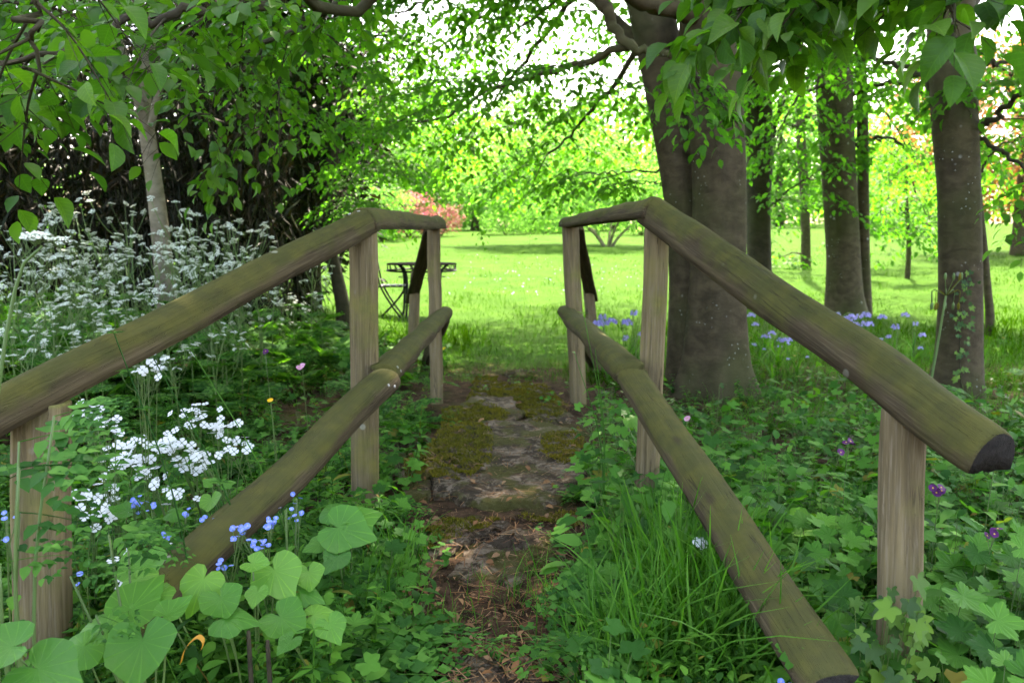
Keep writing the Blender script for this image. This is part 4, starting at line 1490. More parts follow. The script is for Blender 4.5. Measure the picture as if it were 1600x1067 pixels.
for px, d, v, sc, lab in (
        (640, 38, 1, 1.1, "shrub in pink blossom above the garden table"),
        (690, 40, 1, .8, "smaller pink shrub beside the larger pink one"),
        (585, 35, 2, 1.1, "green shrub between the yews and the pink blossom"),
        (790, 42, 0, .9, "lime-green shrub at the lawn's far edge straight ahead"),
        (850, 44, 2, 1.0, "rounded green shrub at the lawn's far edge beside the lime one"),
        (1000, 40, 0, 1.0, "lime-green shrub seen just left of the double beech"),
        (1380, 38, 2, 1.2, "bright green shrub beyond the twin-stemmed beech"),
        (1445, 44, 0, 1.3, "lime shrub beyond the leafy sapling")):
    x = (px - 800) / F_PX * d
    t = thing("flowering_shrub" if v == 1 else "lawn_shrub", lab, "shrub", (x, d, float(hgt(x, d))), "shrubs round the lawn", yaw=px * .1, scale=sc)
    obj("stems", STEMS, t)
    obj("crown", SHRUB[v], t, loc=(0, 0, 1.15), kind="stuff")
# copper beech at the right
x0, d0 = P(1600, 340, 24).x, 24.0
t = thing("copper_beech", "copper-leaved beech in sunlight behind the single lichen-spotted beech", "tree", (x0, d0, float(hgt(x0, d0))))
obj("trunk", tree_trunk_mesh(8, .25, 9), t)
obj("crown", cloud_mesh("copper_crown", (4.6, 3.6, 2.8), 300, 42, .17, L_COPPER, 231, -.9, .8), t, loc=(.6, 0, 4.0), kind="stuff")
# distant wood that closes the view
rg = np.random.default_rng(240)
lv = Leaves()
for i in range(46):
    a = -1.15 + 2.3 * i / 45
    d = 95 + 12 * math.sin(i * 1.7)
    c = np.array([math.sin(a) * d * 1.1, math.cos(a) * d * .4 + 62, 0])
    c[2] = float(hgt(c[0], c[1])) + 4.5
    crown_cloud(lv, c, (5.5, 4, 5.5), 60, 26, .7, rg, c[2] - 5, 1.6, .6, .5, .7)
p, x, n, s = lv.arrays()
tag(obj("distant_woods", Geo().add(*scatter(tpl_diamond(.34), p, frames(x, n), s)).mesh("distant_woods", L_FAR)), "pale belt of distant trees closing off the lawn", "woods", None, "stuff")


# ------------------------------------------------------------------ garden table and chair
def bars(specs, mat, name):
    g = Geo()
    for pts, r in specs:
        q = resample(pts, max(6, 4 * len(pts)))
        g.add(*tube(q, r, 7))
    return g.mesh(name, mat)


tb = P(660, 490, 11.2)
tb.z = float(hgt(tb.x, 11.2))
table = thing("garden_table", "black wrought-iron garden table with a pierced apron on the lawn", "table", tb, None, R(12))
TR, TH_ = .485, .76
ring = lambda r, z: [(r * math.cos(a), r * math.sin(a), z) for a in np.linspace(0, 2 * math.pi, 25)]
g = Geo()
for z in (TH_ - .006,):
    k = 40
    a = np.linspace(0, 2 * math.pi, k, endpoint=False)
    V = np.concatenate([np.stack([TR * np.cos(a), TR * np.sin(a), np.full(k, z + .006)], 1), np.stack([TR * np.cos(a), TR * np.sin(a), np.full(k, z - .01)], 1), [[0, 0, z + .006]], [[0, 0, z - .01]]])
    j = np.arange(k)
    g.add(V, [np.stack([j, (j + 1) % k, np.full(k, 2 * k)], 1), np.stack([(j + 1) % k + k, j + k, np.full(k, 2 * k + 1)], 1), np.stack([j, j + k, (j + 1) % k + k, (j + 1) % k], 1)])
m_ = Mat("matt_black_iron")
obj("table_top", g.mesh("table_top", m_.end(m_.principled((.008, .008, .009), 1.0, .0)), False), table)
sp = [(ring(TR - .004, TH_ - .10), .014)]
for k in range(22):
    a = k * 2 * math.pi / 22
    c, s_ = math.cos(a) * (TR - .006), math.sin(a) * (TR - .006)
    b = a + .12
    sp.append(([(c, s_, TH_ - .10), (math.cos(b) * (TR - .006), math.sin(b) * (TR - .006), TH_ - .055), (c, s_, TH_ - .012)], .007))
obj("apron", bars(sp, IRON, "apron"), table)
for k in range(4):
    a = R(45) + k * math.pi / 2
    c, s_ = math.cos(a), math.sin(a)
    obj("leg", bars([([(c * (TR - .03), s_ * (TR - .03), TH_ - .015), (c * .40, s_ * .40, TH_ - .05), (c * .33, s_ * .33, TH_ - .16), (c * .32, s_ * .32, .3), (c * .35, s_ * .35, .02), (c * .37, s_ * .37, -.02)], .018)], IRON, "leg"), table)
obj("brace_ring", bars([(ring(.325, TH_ - .19), .005)], IRON, "brace_ring"), table)

cb = P(612, 490, 11.1)
cb.z = float(hgt(cb.x, 11.1))
chair = thing("folding_chair", "black folding iron chair with a slatted seat drawn up to the table", "chair", cb, None, R(4))
for y in (-.19, .19):
    obj("back_leg", bars([([(-.23, y, .96), (-.225, y, .90), (-.19, y, .70), (-.13, y, .44), (.0, y, .20), (.16, y, -.02)], .014)], IRON, "back_leg"), chair)
    obj("front_leg", bars([([(.19, y * .9, .435), (.17, y * .9, .36), (.05, y * .9, .2), (-.17, y * .9, -.02)], .014)], IRON, "front_leg"), chair)
seat = obj("seat", bars([([(-.17, -.195, .43), (.2, -.195, .43)], .007), ([(-.17, .195, .43), (.2, .195, .43)], .007)], IRON, "seat"), chair)
for i in range(5):
    x_ = -.16 + i * .085
    V = np.array([(x_ + a * .068, b * .19, .435 + c * .010) for a in (0, 1) for b in (-1, 1) for c in (0, 1)], float)
    obj("seat_slat", mesh_of("seat_slat", V, [np.array([(0, 1, 3, 2), (4, 6, 7, 5), (0, 4, 5, 1), (2, 3, 7, 6), (0, 2, 6, 4), (1, 5, 7, 3)])], SEAT, False), seat)
for z, x_ in ((.93, -.228), (.80, -.21), (.67, -.185)):
    obj("back_rail", bars([([(x_, -.19, z), (x_ - .02, 0, z + .01), (x_, .19, z)], .010)], IRON, "back_rail"), chair)

# ------------------------------------------------------------------ undergrowth
def screen_sites(n, x0, x1, y0, y1, rng, keep=None, off_path=.0):
    px, py = rng.uniform(x0, x1, n), rng.uniform(y0, y1, n)
    w = ground_pts(px, py)
    m = ~path_mask(w[:, 0], w[:, 1], off_path)
    if keep is not None:
        m &= keep(w[:, 0], w[:, 1])
    return w[m]


def add_scatter(g, tpls, sites, rng, smin, smax, tilt=.2, dz=0.0):
    k = rng.integers(0, len(tpls), len(sites))
    for i, t in enumerate(tpls):
        s = sites[k == i]
        if len(s):
            g.add(*scatter(t, s + np.array([0, 0, dz]), yaw_frames(len(s), rng, tilt), rng.uniform(smin, smax, len(s))))


def clump_leaves(g, tpl, sites, rng, per, rad, hmin, hmax, smin, smax, stems=None, flat=.35):
    """rosettes of stalked leaves"""
    n = len(sites) * per
    c = np.repeat(sites, per, 0)
    a = rng.uniform(0, 2 * np.pi, n)
    r = np.sqrt(rng.uniform(0, 1, n)) * rad
    hsc = np.repeat(rng.uniform(.6, 1.2, len(sites)), per)
    p = c + np.stack([r * np.cos(a), r * np.sin(a), rng.uniform(hmin, hmax, n) * hsc * (1.1 - .5 * r / rad)], 1)
    b = a + rng.normal(0, .6, n)
    X = np.stack([np.cos(b), np.sin(b), rng.normal(-.15, .3, n)], 1)
    N = np.stack([np.cos(a) * .35 + rng.normal(0, flat, n), np.sin(a) * .35 + rng.normal(0, flat, n) - .15, np.ones(n)], 1)
    g.add(*scatter(tpl, p, frames(norm(X), norm(N)), rng.uniform(smin, smax, n)))
    if stems is not None:
        base = c + np.stack([r * np.cos(a) * .2, r * np.sin(a) * .2, np.zeros(n)], 1)
        d = p - base
        L = np.linalg.norm(d, axis=1)
        w = .0011
        T = (np.array([(0, -1, 0), (0, 1, 0), (1, -.6, 0), (1, .6, 0)], float), np.array([(0, 1, 3), (0, 3, 2)]))
        Fm = frames(d / L[:, None], np.broadcast_to(np.array([0.1, -1, .2]), d.shape))
        stems.add(*scatter(T, base, Fm, np.stack([L, np.full(n, w), np.full(n, w)], 1)))


rng = np.random.default_rng(301)
under = lambda x, y: (y < 8.5)
stem_g = Geo()
# left bank: ferny leaves, herbs
g = Geo()
s1 = screen_sites(1100, -420, 720, 470, 1180, rng, under, .06)
add_scatter(g, FRONDS, s1, rng, .14, .32, .35, .06)
s2 = screen_sites(500, -420, 640, 440, 640, rng, under)
add_scatter(g, FRONDS, s2, rng, .25, .45, .45, .18)
tag(obj("ferny_undergrowth", g.mesh("ferny_undergrowth", L_FERNY)), "low ferny ground cover filling the bank of cow parsley", "ground cover", None, "stuff")
g = Geo()
s1 = screen_sites(1500, -420, 700, 440, 1180, rng, under, .05)
add_scatter(g, HERBS, s1, rng, .10, .26, .25)
s1 = screen_sites(1500, 930, 2000, 500, 1180, rng, under, .05)
add_scatter(g, HERBS, s1, rng, .08, .2, .25)
tag(obj("herb_undergrowth", g.mesh("herb_undergrowth", L_HERB)), "mixed small-leaved herbs growing on both sides of the path", "ground cover", None, "stuff")
# lobed leaves
g = Geo()
s1 = screen_sites(520, 930, 2000, 600, 1200, rng, lambda x, y: (y < 5.2) & ~((x > .2) & (x < .66) & (y > 1.2) & (y < 2.25)), .03)
clump_leaves(g, PALM_LO, s1, rng, 14, .16, .03, .30, .035, .09, stem_g)
s1 = screen_sites(260, -420, 700, 520, 1200, rng, under, .05)
clump_leaves(g, PALM_LO, s1, rng, 10, .14, .03, .15, .035, .075, stem_g)
s1 = screen_sites(190, 560, 960, 585, 1080, rng, under, -.09)
clump_leaves(g, PALM_LO, s1, rng, 6, .08, .015, .07, .02, .045, stem_g)
g2 = Geo()
s1 = screen_sites(330, 930, 2000, 580, 1200, rng, lambda x, y: (y < 6.0) & ~((x > .2) & (x < .62) & (y > 1.2) & (y < 2.1)), .04)
clump_leaves(g2, LEAF_OVAL, s1, rng, 14, .13, .03, .30, .04, .09, stem_g)
s1 = screen_sites(130, -420, 700, 480, 1200, rng, under, .05)
clump_leaves(g2, LEAF_OVAL, s1, rng, 14, .12, .03, .16, .035, .075, stem_g)
s1 = screen_sites(170, 960, 2000, 560, 1200, rng, lambda x, y: y < 6.5, .06)
add_scatter(g2, FRONDS, s1, rng, .16, .30, .35, .10)
tag(obj("oval_ground_cover", g2.mesh("oval_ground_cover", L_FERNY)), "oval and feathery green leaves mixed into the ground cover", "ground cover", None, "stuff")
tag(obj("lobed_ground_cover", g.mesh("lobed_ground_cover", L_GERAN)), "light green lobed leaves carpeting the ground under the railings", "ground cover", None, "stuff")
g = Geo()
s1 = screen_sites(520, 960, 2000, 560, 1200, rng, lambda x, y: y < 6.5, .05)
clump_leaves(g, IVY_T, s1, rng, 9, .16, .01, .07, .03, .06, stem_g)
s1 = screen_sites(160, -420, 640, 620, 1200, rng, under, .05)
clump_leaves(g, IVY_T, s1, rng, 8, .14, .01, .06, .03, .055, stem_g)
tag(obj("ivy_ground_cover", g.mesh("ivy_ground_cover", L_IVY)), "creeping ivy leaves close to the ground under the plants", "ivy", None, "stuff")
tag(obj("leaf_stalks", stem_g.mesh("leaf_stalks", L_STEM)), "thin green stalks among the ground cover", "stalks", None, "stuff")

# ------------------------------------------------------------------ grass
g = Geo()
s1 = screen_sites(58000, -250, 1850, 372, 640, rng, lambda x, y: (y > 6.2) & (y < 34) & ~((x < -1.6) & (y < 9.5)))
dist = s1[:, 1]
k = rng.integers(0, 3, len(s1))
for i, t in enumerate(BLADES_LO):
    m = k == i
    hh = rng.uniform(.07, .16, m.sum()) * (1 + .5 * np.sin(s1[m, 0] * 2.1) * np.sin(s1[m, 1] * 1.3)) * (1 - .45 * smooth(dist[m], 8, 14)) * (.5 + .5 * smooth(dist[m], 6.8, 9)) * (1 - .45 * (1 - smooth(np.abs(s1[m, 0] - .05), .2, .55)) * (1 - smooth(dist[m], 9, 12)))
    ww = hh * (.7 + .5 * dist[m] / 8)
    g.add(*scatter(t, s1[m], yaw_frames(m.sum(), rng, .25), np.stack([hh, ww, hh], 1)))
tag(obj("lawn_grass", g.mesh("lawn_grass", L_LAWN)), "long bright lawn grass beyond the end of the path", "grass", None, "stuff")
g = Geo()
s1 = screen_sites(9000, 640, 1500, 505, 600, rng, lambda x, y: (y > 5.4) & (y < 9.5))
hh = rng.uniform(.07, .19, len(s1))
add_scatter(g, BLADES, s1, rng, .035, .09, .35)
s1 = screen_sites(7000, 1100, 1750, 500, 680, rng, lambda x, y: y < 8)
add_scatter(g, BLADES, s1, rng, .06, .17, .4)
# long tufts: bottom right of the path, and single tufts on it
def tufts(g, spots, rng):
    for px, py, n, sp, lo, hi in spots:
        c = np.array(G(px, py))
        q = c + np.stack([rng.normal(0, sp, n), rng.normal(0, sp, n), np.zeros(n)], 1)
        q[:, 2] = hgt(q[:, 0], q[:, 1])
        add_scatter(g, BLADES, q, rng, lo, hi, .3)


tufts(g, [(1040, 960, 170, .07, .2, .44), (1100, 1040, 230, .08, .2, .42), (1180, 1080, 150, .08, .16, .34), (1010, 1060, 200, .08, .18, .38), (1090, 980, 160, .08, .2, .45), (1250, 1120, 60, .08, .14, .28),
          (930, 930, 70, .05, .07, .16), (850, 940, 60, .05, .06, .15), (780, 930, 45, .05, .05, .13), (900, 1000, 60, .06, .06, .15), (740, 985, 45, .05, .04, .10),
          (960, 1020, 70, .06, .1, .24), (640, 880, 45, .04, .1, .24), (610, 930, 50, .05, .1, .28), (690, 990, 40, .04, .05, .12), (560, 960, 30, .05, .12, .25),
          (700, 660, 30, .03, .05, .11), (655, 690, 25, .03, .06, .13), (1060, 860, 50, .06, .15, .34), (1140, 940, 60, .07, .18, .4), (520, 1040, 35, .06, .1, .22),
          (830, 880, 16, .03, .04, .09), (980, 1100, 80, .07, .12, .3), (1330, 1060, 30, .08, .14, .28), (300, 700, 60, .12, .12, .25), (200, 760, 60, .12, .12, .25), (420, 620, 60, .15, .12, .3)], rng)
tag(obj("path_grass", g.mesh("path_grass", L_GRASS)), "tufts of long green grass along the path and at its end", "grass", None, "stuff")

# ------------------------------------------------------------------ litter on the path
g = Geo()
s1 = ground_pts(rng.uniform(560, 960, 3200), rng.uniform(570, 1150, 3200))
def on_slabs(q):
    for poly, top in slab_objs:
        m = inside(poly, q[:, 0], q[:, 1])
        q[m, 2] = np.maximum(q[m, 2], top + .001)
    return q


s1 = on_slabs(s1)
s1[:, 2] += rng.uniform(.004, .02, len(s1))
n = len(s1)
Lr = rng.uniform(.012, .06, n)
Wd = rng.uniform(.0012, .004, n)
g.add(*scatter((np.array([(-.5, -.5, 0), (.5, -.4, .05), (.5, .4, .05), (-.5, .5, 0)], float), np.array([(0, 1, 2), (0, 2, 3)])), s1, yaw_frames(n, rng, .2), np.stack([Lr, Wd, Lr], 1)))
s1 = np.concatenate([ground_pts(rng.uniform(560, 980, 420), rng.uniform(570, 1150, 420)), ground_pts(rng.uniform(1100, 1560, 500), rng.uniform(560, 720, 500))])
s1 = on_slabs(s1)
s1[:, 2] += rng.uniform(.004, .015, len(s1))
n = len(s1)
g.add(*scatter(tpl_leaf([0, .3, .65, 1], [0, .22, .2, 0], .2, .1), s1, yaw_frames(n, rng, .4), rng.uniform(.015, .045, n)))
tag(obj("leaf_litter", g.mesh("leaf_litter", L_LITTER)), "dry brown leaf litter and needles scattered on the path", "litter", None, "stuff")
g = Geo()
for px, py, n, sp in ((740, 765, 60, .06), (700, 780, 30, .05), (880, 640, 22, .05), (600, 1000, 26, .07), (650, 690, 22, .05), (560, 1010, 20, .06)):
    c = G(px, py)
    for k in range(n):
        a = rng.uniform(0, 6.3)
        q = np.array(c) + np.array([rng.normal(0, sp), rng.normal(0, sp * .8), .012 + rng.uniform(0, .025)])
        L = rng.uniform(.03, .10)
        d = np.array([math.cos(a), math.sin(a), rng.normal(0, .2)]) * L
        g.add(*tube([q - d / 2, q + np.array([0, 0, rng.uniform(0, .012)]), q + d / 2], [.0014, .0012, .0006], 3, False))
tag(obj("twig_litter", g.mesh("twig_litter", L_LITTER)), "small heaps of dry twigs on the path slabs", "litter", None, "stuff")


# ------------------------------------------------------------------ flowers and single plants
def petals(n, r, w, cup=.2, eye=.16):
    g = Geo()
    for k in range(n):
        a = k * 2 * math.pi / n
        ca, sa = math.cos(a), math.sin(a)
        loc = [(0.08 * r, 0, 0), (.45 * r, -w * .8, .10 * r * cup * 5), (.85 * r, -w, .3 * r * cup * 3), (r, 0, .3 * r * cup * 3), (.85 * r, w, .3 * r * cup * 3), (.45 * r, w * .8, .10 * r * cup * 5)]
        V = [(x * ca - y * sa, x * sa + y * ca, z) for x, y, z in loc]
        g.add(V, np.array([(0, 1, 5), (1, 2, 5), (2, 4, 5), (2, 3, 4)]))
    b = np.linspace(0, 2 * math.pi, 6, endpoint=False)
    V = np.concatenate([np.stack([eye * r * np.cos(b), eye * r * np.sin(b), np.full(6, .03 * r + .0006)], 1), [[0, 0, .12 * r + .001]]])
    j = np.arange(6)
    g.add(V, np.stack([j, (j + 1) % 6, np.full(6, 6)], 1), 1)
    return g


F_WHITE = petals(4, .0135, .0065, .1, .13).mesh("white_flower", [W_WHITE, L_STEM], False)
F_BLUE = petals(5, .0065, .0033, .08, .2).mesh("blue_flower", [W_BLUE, EYE_Y], False)
F_PURPLE = petals(5, .012, .007, .1, .2).mesh("purple_flower", [W_PURPLE, EYE_Y], False)
F_PINKF = petals(5, .010, .006, .1, .2).mesh("pink_flower", [W_PINK, EYE_Y], False)
F_YEL = petals(5, .012, .008, .45, .3).mesh("yellow_flower", [W_YELLOW, EYE_Y], False)
OVAL_M = mesh_of("stem_leaf", *(lambda t: (t[0], [t[1]]))(LEAF_OVAL), L_HERB)


def flower_plant(name, label, cat, group, head, spread, nfl, mesh, rng, nst=2, leaf=.06, lean=.06, up=.55, leaves=4):
    """head: world point of the flower cluster's middle; stem rises from the ground"""
    hx, hy = head.x + rng.normal(0, lean), head.y + rng.normal(0, lean) + .03
    base = Vector((hx, hy, float(hgt(hx, hy))))
    t = thing(name, label, cat, base, group)
    top = head - base
    g = Geo()
    mids = []
    for k in range(nst):
        tp = np.array(top) + np.array([rng.normal(0, spread * .4), rng.normal(0, spread * .4), rng.normal(-.01, spread * .3)])
        mid = tp * np.array([.35, .35, .55])
        q = resample([(0, 0, -.02), mid, tp], 7)
        g.add(*tube(q, np.linspace(.0022, .0011, 7), 4))
        mids.append((q, tp))
    for k in range(nfl):
        q, tp = mids[k % nst]
        p = tp + rng.normal(0, spread * .5, 3) * np.array([1, 1, .55])
        s = q[5]
        g.add(*tube([s, (s + p) / 2 + np.array([0, 0, -.003]), p], [.0009, .0008, .0007], 3, False))
        N = norm(np.array([rng.normal(0, .4), rng.normal(-.45, .35), up]))
        Fm = frames(np.array([[1.0, rng.normal(0, .5), 0]]), N[None])[0]
        obj("flower", mesh, t, loc=p, rot=Matrix(Fm.tolist()).transposed() * float(rng.uniform(.8, 1.2)))
    obj("stem", g.mesh("stem", L_STEM), t)
    for k in range(leaves):
        q, tp = mids[k % nst]
        p = q[1 + k % 4]
        a = rng.uniform(0, 6.3)
        Fm = frames(np.array([[math.cos(a), math.sin(a), rng.uniform(-.2, .4)]]), np.array([[0, 0, 1.0]]))[0]
        obj("leaf", OVAL_M, t, loc=p, rot=Matrix(Fm.tolist()).transposed() * float(leaf * rng.uniform(.7, 1.2)))
    return t


rng = np.random.default_rng(401)
white_spots = [(312, 640, 2.5, 7), (345, 655, 2.5, 6), (290, 655, 2.45, 5), (360, 680, 2.4, 4), (265, 690, 2.3, 9), (225, 705, 2.25, 10), (300, 712, 2.3, 9), (200, 690, 2.3, 7), (180, 715, 2.2, 6), (310, 725, 2.3, 6), (240, 740, 2.2, 5),
               (155, 765, 2.1, 6), (117, 775, 2.0, 4), (148, 800, 2.0, 4), (176, 793, 2.05, 4), (275, 772, 2.15, 4), (190, 882, 1.85, 3), (258, 858, 1.95, 2), (362, 700, 2.35, 3), (140, 640, 2.1, 4), (165, 655, 2.1, 4), (240, 555, 2.3, 5), (225, 575, 2.2, 4)]
for i, (px, py, d, n) in enumerate(white_spots):
    flower_plant("white_flower_plant", "plant with white four-petalled flowers on the bank", "flower", "white flowers in the bank", P(px, py, d), .045, int(n * 1.8), F_WHITE, rng, 3, .06)
blue_spots = [(220, 778, 2.0, 9), (205, 788, 2.0, 5), (240, 785, 2.0, 5), (375, 822, 1.75, 10), (385, 835, 1.75, 5), (425, 808, 1.8, 9), (404, 845, 1.75, 10), (346, 876, 1.75, 5), (315, 805, 1.95, 3), (260, 835, 1.9, 4), (295, 795, 2.0, 3), (447, 790, 1.85, 3), (467, 802, 1.9, 4), (5, 800, 1.6, 4), (5, 825, 1.6, 2), (125, 893, 1.7, 2), (1230, 1055, 1.5, 2), (458, 775, 1.95, 2), (402, 912, 1.65, 2), (1355, 528, 5.2, 5), (1290, 545, 5.2, 4)]
for i, (px, py, d, n) in enumerate(blue_spots[:19]):
    flower_plant("forget_me_not", "tiny bright blue forget-me-not among the heart-shaped leaves", "flower", "blue forget-me-nots", P(px, py, d), .02, n, F_BLUE, rng, 2, .05, .04)
flower_plant("buttercup", "single yellow buttercup above the bank, seen between rail and post", "flower", None, P(423, 622, 2.7), .003, 1, F_YEL, rng, 1, .05, .03, .6)
for px, py, d, n, lab in ((415, 545, 3.4, 2, "dark purple cranesbill flower in the herbs near the pair of rails"), (1562, 678, 2.4, 4, "dark purple cranesbill flowers beside the sawn rail end"),
                          (1470, 762, 2.2, 5, "dark purple cranesbill flowers right of the near post"), (1322, 685, 2.8, 3, "dark purple cranesbill flowers under the sloping top rail"),
                          (1545, 820, 2.0, 4, "dark purple cranesbill flowers low in the leaves below the rail end"), (1316, 700, 2.7, 2, "small purple cranesbill just below the others under the sloping top rail")):
    flower_plant("cranesbill", lab, "flower", "dark purple cranesbills", P(px, py, d), .018, n, F_PURPLE, rng, 1, .06, .04)
for px, py, d, n, lab in ((1075, 648, 2.9, 2, "small pink flower between the leaning post and the beech"), (470, 568, 3.2, 4, "pinkish flower head above the herbs by the left railing"), (56, 596, 1.9, 1, "lone pink flower just above the near end of the left top rail")):
    flower_plant("pink_flower_plant", lab, "flower", None, P(px, py, d), .012, n, F_PINKF, rng, 1, .05, .03)
for px, py, d, n, lab in ((1085, 845, 2.0, 4, "garlic mustard with white flowers in the grass by the sloping lower rail"), (1095, 988, 1.8, 2, "low white flower in the grass near the bottom"), (952, 985, 1.9, 4, "cream flower cluster at the edge of the path grass")):
    flower_plant("white_flower_plant", lab, "flower", None, P(px, py, d), .015, n, F_BLUE if False else F_WHITE, rng, 1, .07, .03)

# bluebells
bell = Geo()
k = 6
prof = [(.0, .002), (.003, .006), (.010, .0068), (.016, .0075), (.019, .012)]
a6 = np.linspace(0, 2 * math.pi, k, endpoint=False)
V = np.concatenate([np.stack([r * np.cos(a6) * (1 if i < 4 else (1)), r * np.sin(a6), np.full(k, -z)], 1) for i, (z, r) in enumerate(prof)])
i_, j_ = np.meshgrid(np.arange(len(prof) - 1), np.arange(k), indexing='ij')
BELL = (V, np.concatenate([np.stack([i_ * k + j_, i_ * k + (j_ + 1) % k, (i_ + 1) * k + (j_ + 1) % k], -1).reshape(-1, 3), np.stack([i_ * k + j_, (i_ + 1) * k + (j_ + 1) % k, (i_ + 1) * k + j_], -1).reshape(-1, 3)]))
BB = []
for v in range(4):
    rg = np.random.default_rng(500 + v)
    H = .36
    arc = resample([(0, 0, -.03), (.01, 0, H * .5), (.03, 0, H * .85), (.075, 0, H * .97), (.10, 0, H * .92)], 14)
    sg = Geo().add(*tube(arc, np.linspace(.003, .0015, 14), 4))
    pos, Fm, sc = [], [], []
    for b in range(9):
        t = .62 + .38 * b / 8
        q = arc[int(t * 13)]
        s = .016 * (1 if b % 2 else -1)
        e = q + np.array([.012, s, -.006])
        sg.add(*tube([q, e], [.0009, .0008], 3, False))
        pos.append(e)
        N = norm(np.array([rg.normal(.25, .3), s * 18 + rg.normal(0, .3), 1.0]))
        Fm.append(frames(np.array([[1.0, 0, 0]]), N[None])[0])
        sc.append(rg.uniform(.75, 1.05))
    lf = Geo()
    for l in range(5):
        a = rg.uniform(0, 6.3)
        Fy = frames(np.array([[math.cos(a), math.sin(a), 0]]), np.array([[0, 0, 1.0]]))
        lf.add(*scatter(tpl_blade(.7, .028, 5), np.zeros((1, 3)), Fy, np.array([rg.uniform(.16, .28)])))
    BB.append((sg.mesh("stem", L_STEM), Geo().add(*scatter(BELL, np.array(pos), np.array(Fm), np.array(sc))).mesh("bells", W_BELL), lf.mesh("leaves", L_GRASS)))
bb_sites = []
for x0, x1, y0, y1, d0, d1, n in ((1178, 1245, 478, 548, 6.6, 7.6, 14), (1300, 1345, 480, 520, 6.8, 7.6, 9), (1345, 1440, 485, 560, 6.6, 7.6, 15), (942, 1000, 482, 535, 6.2, 7.0, 10), (1205, 1262, 520, 570, 6.0, 6.6, 5), (1180, 1200, 480, 500, 7.2, 7.8, 4), (985, 1000, 470, 520, 6.6, 7.2, 3)):
    for _ in range(n):
        bb_sites.append((rng.uniform(x0, x1), rng.uniform(y0, y1), rng.uniform(d0, d1)))
for i, (px, py, d) in enumerate(bb_sites):
    hd = P(px, py, d)
    z0 = float(hgt(hd.x, d))
    sc = min(max((hd.z - z0) / .345, .45), 1.5)
    lab = "bluebell between the railing posts and the double beech" if px < 1010 else ("bluebell between the double beech and the sloping rail" if px < 1270 else "bluebell behind the sloping rail, before the twin-stemmed beech")
    t = thing("bluebell", lab, "flower", (hd.x, d, z0), "bluebells left of the double beech" if px < 1010 else ("bluebells beside the double beech" if px < 1270 else "bluebells before the twin-stemmed beech"), yaw=rng.uniform(0, 6.3), scale=sc)
    s_, b_, l_ = BB[i % 4]
    obj("stem", s_, t)
    obj("bells", b_, t)
    obj("leaves", l_, t)

# cow parsley
def umbel(seed):
    rg = np.random.default_rng(seed)
    g = Geo()
    n = 11
    for k in range(n):
        a = k * 2.4
        r = .034 * math.sqrt((k + .5) / n) * rg.uniform(.85, 1.15)
        e = np.array([r * math.cos(a), r * math.sin(a), .030 - 9 * r * r * .8 + rg.normal(0, .002)])
        g.add(*tube([(0, 0, 0), e * np.array([.45, .45, .6]), e], [.0009, .0007, .0006], 3, False), 0)
        m = 11
        b = rg.uniform(0, 2 * np.pi, m)
        q = np.sqrt(rg.uniform(0, 1, m)) * .010
        p = e + np.stack([q * np.cos(b), q * np.sin(b), .004 + rg.normal(0, .0012, m)], 1)
        T = (np.array([(-.5, -.5, 0), (.5, -.4, .1), (.6, .5, 0), (-.4, .6, .1)], float), np.array([(0, 1, 2), (0, 2, 3)]))
        V, F = scatter(T, p, yaw_frames(m, rg, .45), rg.uniform(.0042, .0068, m))
        g.add(V, F, 1)
    return g.mesh("umbel", [L_STEM, W_CREAM], False)


UMB = [umbel(600 + i) for i in range(3)]
CP = []
for v in range(5):
    rg = np.random.default_rng(620 + v)
    H = 1.05
    sg, ums, lf = Geo(), [], Geo()
    ax = resample([(0, 0, -.05), (rg.normal(0, .04), rg.normal(0, .04), H * .5), (rg.normal(0, .08), rg.normal(0, .08), H)], 10)
    sg.add(*tube(ax, np.linspace(.006, .003, 10), 5))
    ums.append(ax[-1])
    for b in range(8):
        t = .4 + .06 * b
        o = ax[int(t * 9)]
        a = rg.uniform(0, 6.3)
        L = rg.uniform(.18, .34)
        e = o + np.array([math.cos(a) * L * .75, math.sin(a) * L * .75, L * .95 + rg.uniform(0, .12)])
        m = (o + e) / 2 + np.array([math.cos(a), math.sin(a), -.5]) * .04
        sg.add(*tube(resample([o, m, e], 6), np.linspace(.003, .0016, 6), 4))
        ums.append(e)
        for c in range(2):
            a2 = a + rg.choice([-1, 1]) * rg.uniform(.5, 1.2)
            e2 = m + np.array([math.cos(a2) * .1, math.sin(a2) * .1, .13 + rg.uniform(0, .1)])
            sg.add(*tube([m, (m + e2) / 2, e2], [.002, .0016, .0012], 3, False))
            ums.append(e2)
    for l in range(9):
        t = rg.uniform(.03, .62)
        o = ax[int(t * 9)]
        a = rg.uniform(0, 6.3)
        Fy = frames(np.array([[math.cos(a), math.sin(a), .35]]), np.array([[0, 0, 1.0]]))
        lf.add(*scatter(FRONDS[l % 3], o[None], Fy, np.array([rg.uniform(.22, .36) * (1.15 - .6 * t)])))
    CP.append((sg.mesh("stem", L_STEM), lf.mesh("leaves", L_FERNY), ums))


def cow_parsley(base, v, sc, yaw, label, group, rg, um_scale=1.0):
    t = thing("cow_parsley", label, "cow parsley", base, group, yaw, sc)
    s_, l_, ums = CP[v]
    obj("stem", s_, t)
    obj("leaves", l_, t)
    for k, e in enumerate(ums):
        obj("umbel", UMB[k % 3], t, loc=e, rot=(rg.normal(0.15, .4), rg.normal(0, .4), rg.uniform(0, 6.3)), scale=float(rg.uniform(.4, .85)) * um_scale)
    return t


